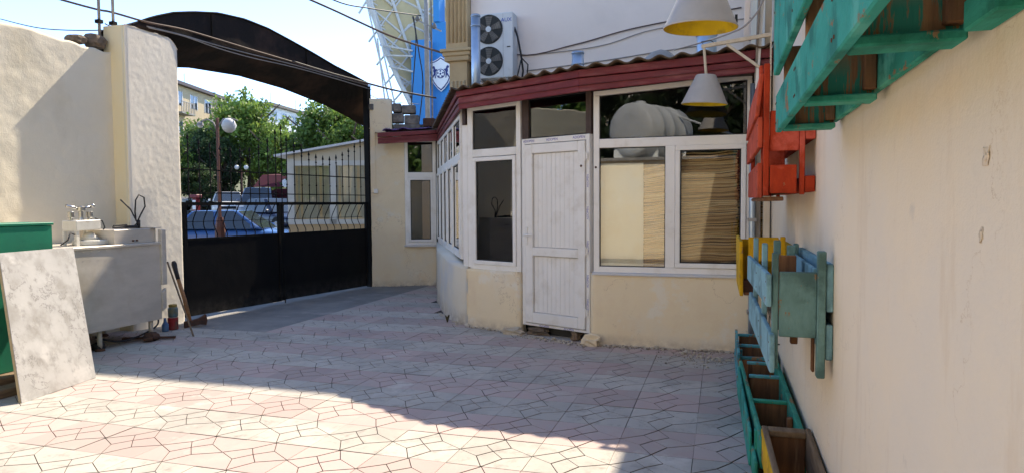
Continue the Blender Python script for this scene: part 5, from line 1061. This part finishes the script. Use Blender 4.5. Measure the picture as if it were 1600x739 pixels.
for d_ in (-.32, .32): MB().lathe([(0, -.14), (.1, -.1), (.14, 0), (.1, .1), (0, .14)], (-27+d_*.7, 33.7+d_*.4, z0+2.75), 14).build('globe', 'globe', l2, smooth=True); MB().tube([(-27, 33.7, z0+2.4), (-27+d_*.9, 33.7+d_*.4, z0+2.55)], .03, 6).build('arm', 'polebrown', l2)
z0 = hill_z(-26.8, 29.8); rk = thing('red_kiosk', (-26.8, 29.8, z0), 'narrow red street cabinet on the lawn behind the gate', 'cabinet')
MB().box(-27.0, -26.7, 29.7, 30.0, z0, z0+1.1).build('body', M('street_red', (.20, .012, .016), None, .5), rk, bevel=.03); MB().box(-27.1, -26.62, 29.62, 30.05, z0+1.11, z0+1.3).build('cap', 'maroon', rk, bevel=.03); MB().box(-26.95, -26.75, 29.68, 29.698, z0+.5, z0+1.0).build('front_panel', 'crestwhite', rk)
z0 = hill_z(-23.2, 33); aw = thing('maroon_stall', (-23.4, 33, z0), 'maroon street stall with pitched awning behind the gate centre', 'stall')
mr = M('maroon_cloth', (.10, .010, .018), (.07, .008, .014), .8, 4)
MB().box(-24.6, -22.0, 32.6, 34.6, z0, z0+1.6).build('body', mr, aw); MB().prism([V(-24.9, 32.0, z0+1.7), V(-21.8, 33.0, z0+1.7), V(-21.8, 33.6, z0+2.4), V(-24.9, 32.8, z0+2.4)], V(.2, 1.2, .1)).build('awning', mr, aw); MB().lathe([(0, 0), (.22, .01), (.22, .05)], (-23.0, 32.3, z0+1.9), 16, (.2, -1, 0)).build('round_sign', 'crestwhite', aw)
lawn = MB()
def lwn(u, v): x = -31+u*4; y = 27.5+v*4.5; return (x, y, hill_z(x, y)+.06)
lawn.grid(lwn, 8, 8); lo_ = lawn.build('lawn', M('lawn', (.07, .14, .03), (.10, .18, .04), .9, 3), smooth=True, kind='structure')
kerb = MB()
for k in range(14):
    p = V(-31+k*1.05, 27.4+k*.42, 0); kerb.obox((p.x, p.y, hill_z(p.x, p.y)), (1.03, .41, 0), (-.1, .25, 0), (0, 0, .16))
kerb.build('kerb', 'concrete', kind='structure')
# ---- cars
def car(label, x, y, rz, paintc, L=4.3, Wd=1.70, H=1.42, kind='sedan'):
    t = thing('parked_car', (0, 0, 0), label, 'car', 'cars outside the gate'); P_ = carpaint('paint_'+label[:12], paintc)
    bz, belt = .20, .90 if kind == 'sedan' else 1.0
    st_ = [(-L/2, .55, belt-.12, .74), (-L/2+.12, .30, belt-.02, .90), (-L/2+.9, bz, belt, .985), (-.3, bz, belt+.01, 1.0), (.75, bz, belt-.01, 1.0), (1.25, bz, belt-.06, .98), (L/2-.35, .26, belt-.16, .93), (L/2-.06, .34, belt-.24, .82), (L/2, .42, belt-.34, .72)]
    m = MB(); n = 10
    for X, zl, zh, wf in st_:
        w2 = Wd/2*wf
        for yy, zz in ((-.86, 0), (-.98, .14), (-1, .45), (-.97, .8), (-.86, 1), (.86, 1), (.97, .8), (1, .45), (.98, .14), (.86, 0)): m.v.append((X, yy*w2, zl+(zh-zl)*zz))
    for i in range(len(st_)-1):
        for k in range(n): k2 = (k+1) % n; m.f.append((i*n+k, (i+1)*n+k, (i+1)*n+k2, i*n+k2))
    m.f.append(tuple(range(n))); m.f.append(tuple(range((len(st_)-1)*n, len(st_)*n))[::-1]); bo = m.build('body', P_, t, smooth=True); ss = bo.modifiers.new('s', 'SUBSURF'); ss.levels = 2; ss.render_levels = 2
    g0, g1, r0, r1 = (-1.55, 1.0, -1.0, .25) if kind == 'sedan' else (-L/2+.08, 1.1, -L/2+.35, .45)
    bw, rw_ = Wd/2*.93, Wd/2*.74
    bot = [V(g0, -bw, belt-.03), V(g1, -bw, belt-.05), V(g1, bw, belt-.05), V(g0, bw, belt-.03)]; tp = [V(r0, -rw_, H-.03), V(r1, -rw_, H-.03), V(r1, rw_, H-.03), V(r0, rw_, H-.03)]
    MB().add(bot+tp, [(0, 3, 2, 1), (4, 5, 6, 7), (0, 1, 5, 4), (1, 2, 6, 5), (2, 3, 7, 6), (3, 0, 4, 7)]).build('cabin', P_, t, bevel=.09, segs=4, smooth=True)
    def gl(a, b, c, d, nm, q=.09, off=.012):
        ce = (a+b+c+d)/4; pts = [p+(ce-p)*q for p in (a, b, c, d)]; nn = (pts[1]-pts[0]).cross(pts[3]-pts[0]).normalized(); MB().prism([p+nn*off*.2 for p in pts], nn*off).build(nm, 'carglass', t)
    gl(bot[1], bot[2], tp[2], tp[1], 'windscreen'); gl(bot[3], bot[0], tp[0], tp[3], 'rear_window')
    for s, (A, B, C_, D_) in ((0, (bot[0], bot[1], tp[1], tp[0])), (1, (bot[2], bot[3], tp[3], tp[2]))):
        for f0, f1 in ((.06, .5), (.52, .94)): gl(A.lerp(B, f0), A.lerp(B, f1), D_.lerp(C_, f1), D_.lerp(C_, f0), 'side_window', .07)
    for sx in (-L/2+.78, L/2-.80):
        for sy in (-1, 1):
            wh = MB().lathe([(.20, -.09), (.30, -.10), (.315, -.06), (.315, .06), (.30, .10), (.20, .09)], (sx, sy*(Wd/2-.09), .315), 22, (0, sy, 0)).build('wheel', 'tyre', t, smooth=False); MB().lathe([(.20, .085), (.17, .10), (.06, .09), (.03, .11)], (sx, sy*(Wd/2-.09), .315), 18, (0, sy, 0)).build('rim', 'rim', wh)
            MB().lathe([(.36, .0), (.36, .022)], (sx, sy*(Wd/2-.028), .34), 22, (0, sy, 0)).build('wheel_arch', 'tyre', t)
    for sy in (-1, 1):
        MB().obox((L/2-.20, sy*.52-.16, belt-.34), (.16, 0, 0), (0, .32, 0), (.0, 0, .15)).build('headlight', 'crestwhite', t, bevel=.03); MB().obox((-L/2-.012, sy*.56-.13, belt-.26), (.12, 0, 0), (0, .26, 0), (0, 0, .16)).build('tail_light', 'red', t, bevel=.02)
        MB().obox((.72, sy*(Wd/2+.06)-.07, belt-.02), (.14, 0, 0), (0, .14, 0), (0, 0, .12)).build('mirror', P_, t, bevel=.03)
    MB().box(L/2-.03, L/2+.012, -.42, .42, .46, .60).build('grille', 'tyre', t); MB().box(L/2-.02, L/2+.02, -.26, .26, .34, .44).build('number_plate', 'crestwhite', t)
    t.location = (x, y, hill_z(x, y)+.03); t.rotation_euler = (0, 0, rz); return t
yw = R(17.16)
car('blue sedan parked right outside the gate, side on', -13.55, 16.6, yw+.06, (.035, .11, .29), kind='sedan')
car('white sedan facing the gate in the car row', -25.9, 31.2, R(-52), (.72, .72, .70))
car('white car standing farthest back behind the white sedan', -30.6, 35.2, R(-75), (.66, .66, .66))
car('grey-blue high van parked right of the white sedan', -23.4, 30.5, R(-60), (.16, .20, .28), H=1.72, kind='van')
car('dark navy car next to the kiosk left corner', -18.6, 25.3, R(-20), (.015, .022, .05), H=1.5)
# ---- flats on the hill, plus one added for bounce light
def flats(label, A, B, zb_, zt_, nf, nc, wallm, depth, balc, roofm='brownframe', dark=None):
    A = V(*A, 0); B = V(*B, 0); U = (B-A).normalized(); N_ = V(U.y, -U.x, 0); Ln = (B-A).length; P_, f_ = frame_tools(A, U, N_)
    if N_.dot(-A) < 0: pass
    t = thing('block_of_flats', ((A+B)/2)[:2]+(zb_,) if False else (A.x, A.y, zb_), label, 'building', 'flats on the hill')
    f_(MB(), 0, Ln, zb_, zt_, -depth, 0).build('wall', wallm, t); f_(MB(), -.4, Ln+.4, zt_+.005, zt_+.35, -depth-.4, .5).build('roof', roofm, t)
    fh = (zt_-zb_)/nf; cw = Ln/nc; fl = MB(); 
    wm = None
    for r_ in range(nf):
        for c in range(nc):
            u = cw*(c+.5); z = zb_+r_*fh+fh*.35
            w1 = cw*.22
            ww = f_(MB(), u-w1, u+w1, z, z+fh*.45, -.05, .03).build('window', 'carglass', t)
            m = MB(); f_(m, u-w1-.08, u-w1, z-.05, z+fh*.45+.05, 0, .06); f_(m, u+w1, u+w1+.08, z-.05, z+fh*.45+.05, 0, .06); f_(m, u-.04, u+.04, z, z+fh*.45, .031, .06); m.build('frame', 'crestwhite', ww)
            if (c, r_) in balc:
                f_(MB(), u-cw*.42, u+cw*.42, z-fh*.33, z-fh*.28, 0, 1.1).build('balcony_floor', 'concrete', t); m = MB()
                for k in range(9): f_(m, u-cw*.42+k*cw*.104, u-cw*.42+k*cw*.104+.05, z-fh*.28, z+.15, 1.0, 1.06)
                f_(m, u-cw*.42, u+cw*.42, z+.15, z+.22, .98, 1.08); m.build('balcony_rail', 'polemetal', t)
    for k in range(2): f_(MB(), Ln*(.3+.4*k), Ln*(.3+.4*k)+.9, zt_+.355, zt_+1.1, -3, -2).build('chimney', 'block', t); MB().tube([P_(Ln*(.35+.4*k), zt_+.3, -3), P_(Ln*(.35+.4*k), zt_+2.6, -3)], .04, 5).build('antenna', 'polemetal', t)
    return t
bw_ = M('flats_beige', (.50, .40, .26), (.44, .35, .23), .9, .4)
flats('beige balconied block of flats on the hill above the trees, left', (-52.5, 53.0), (-57.2, 69.0), 1.5, 14.0, 4, 5, bw_, 11, {(1, 2), (1, 3), (3, 3), (3, 2), (1, 1), (3, 1)})
flats('white panelled block of flats on the hill, right of the big tree', (-51.0, 68.7), (-53.4, 85.5), 3.0, 13.2, 4, 7, 'crestwhite', 12, {(1, 2), (4, 2)}, 'block')
flats('pale cream block of flats added behind the viewer to bounce sunlight, mirrored faintly in the panes', (20, -15.5), (-24, -15.5), -.05, 13.5, 5, 14, M('flats_bounce', (.80, .74, .63), (.76, .70, .59), .85, .5), 10, {(2, 1), (2, 2), (6, 2), (9, 3), (11, 1)}, 'concrete')  # added outside the view to send warm sunlight into the shaded yard
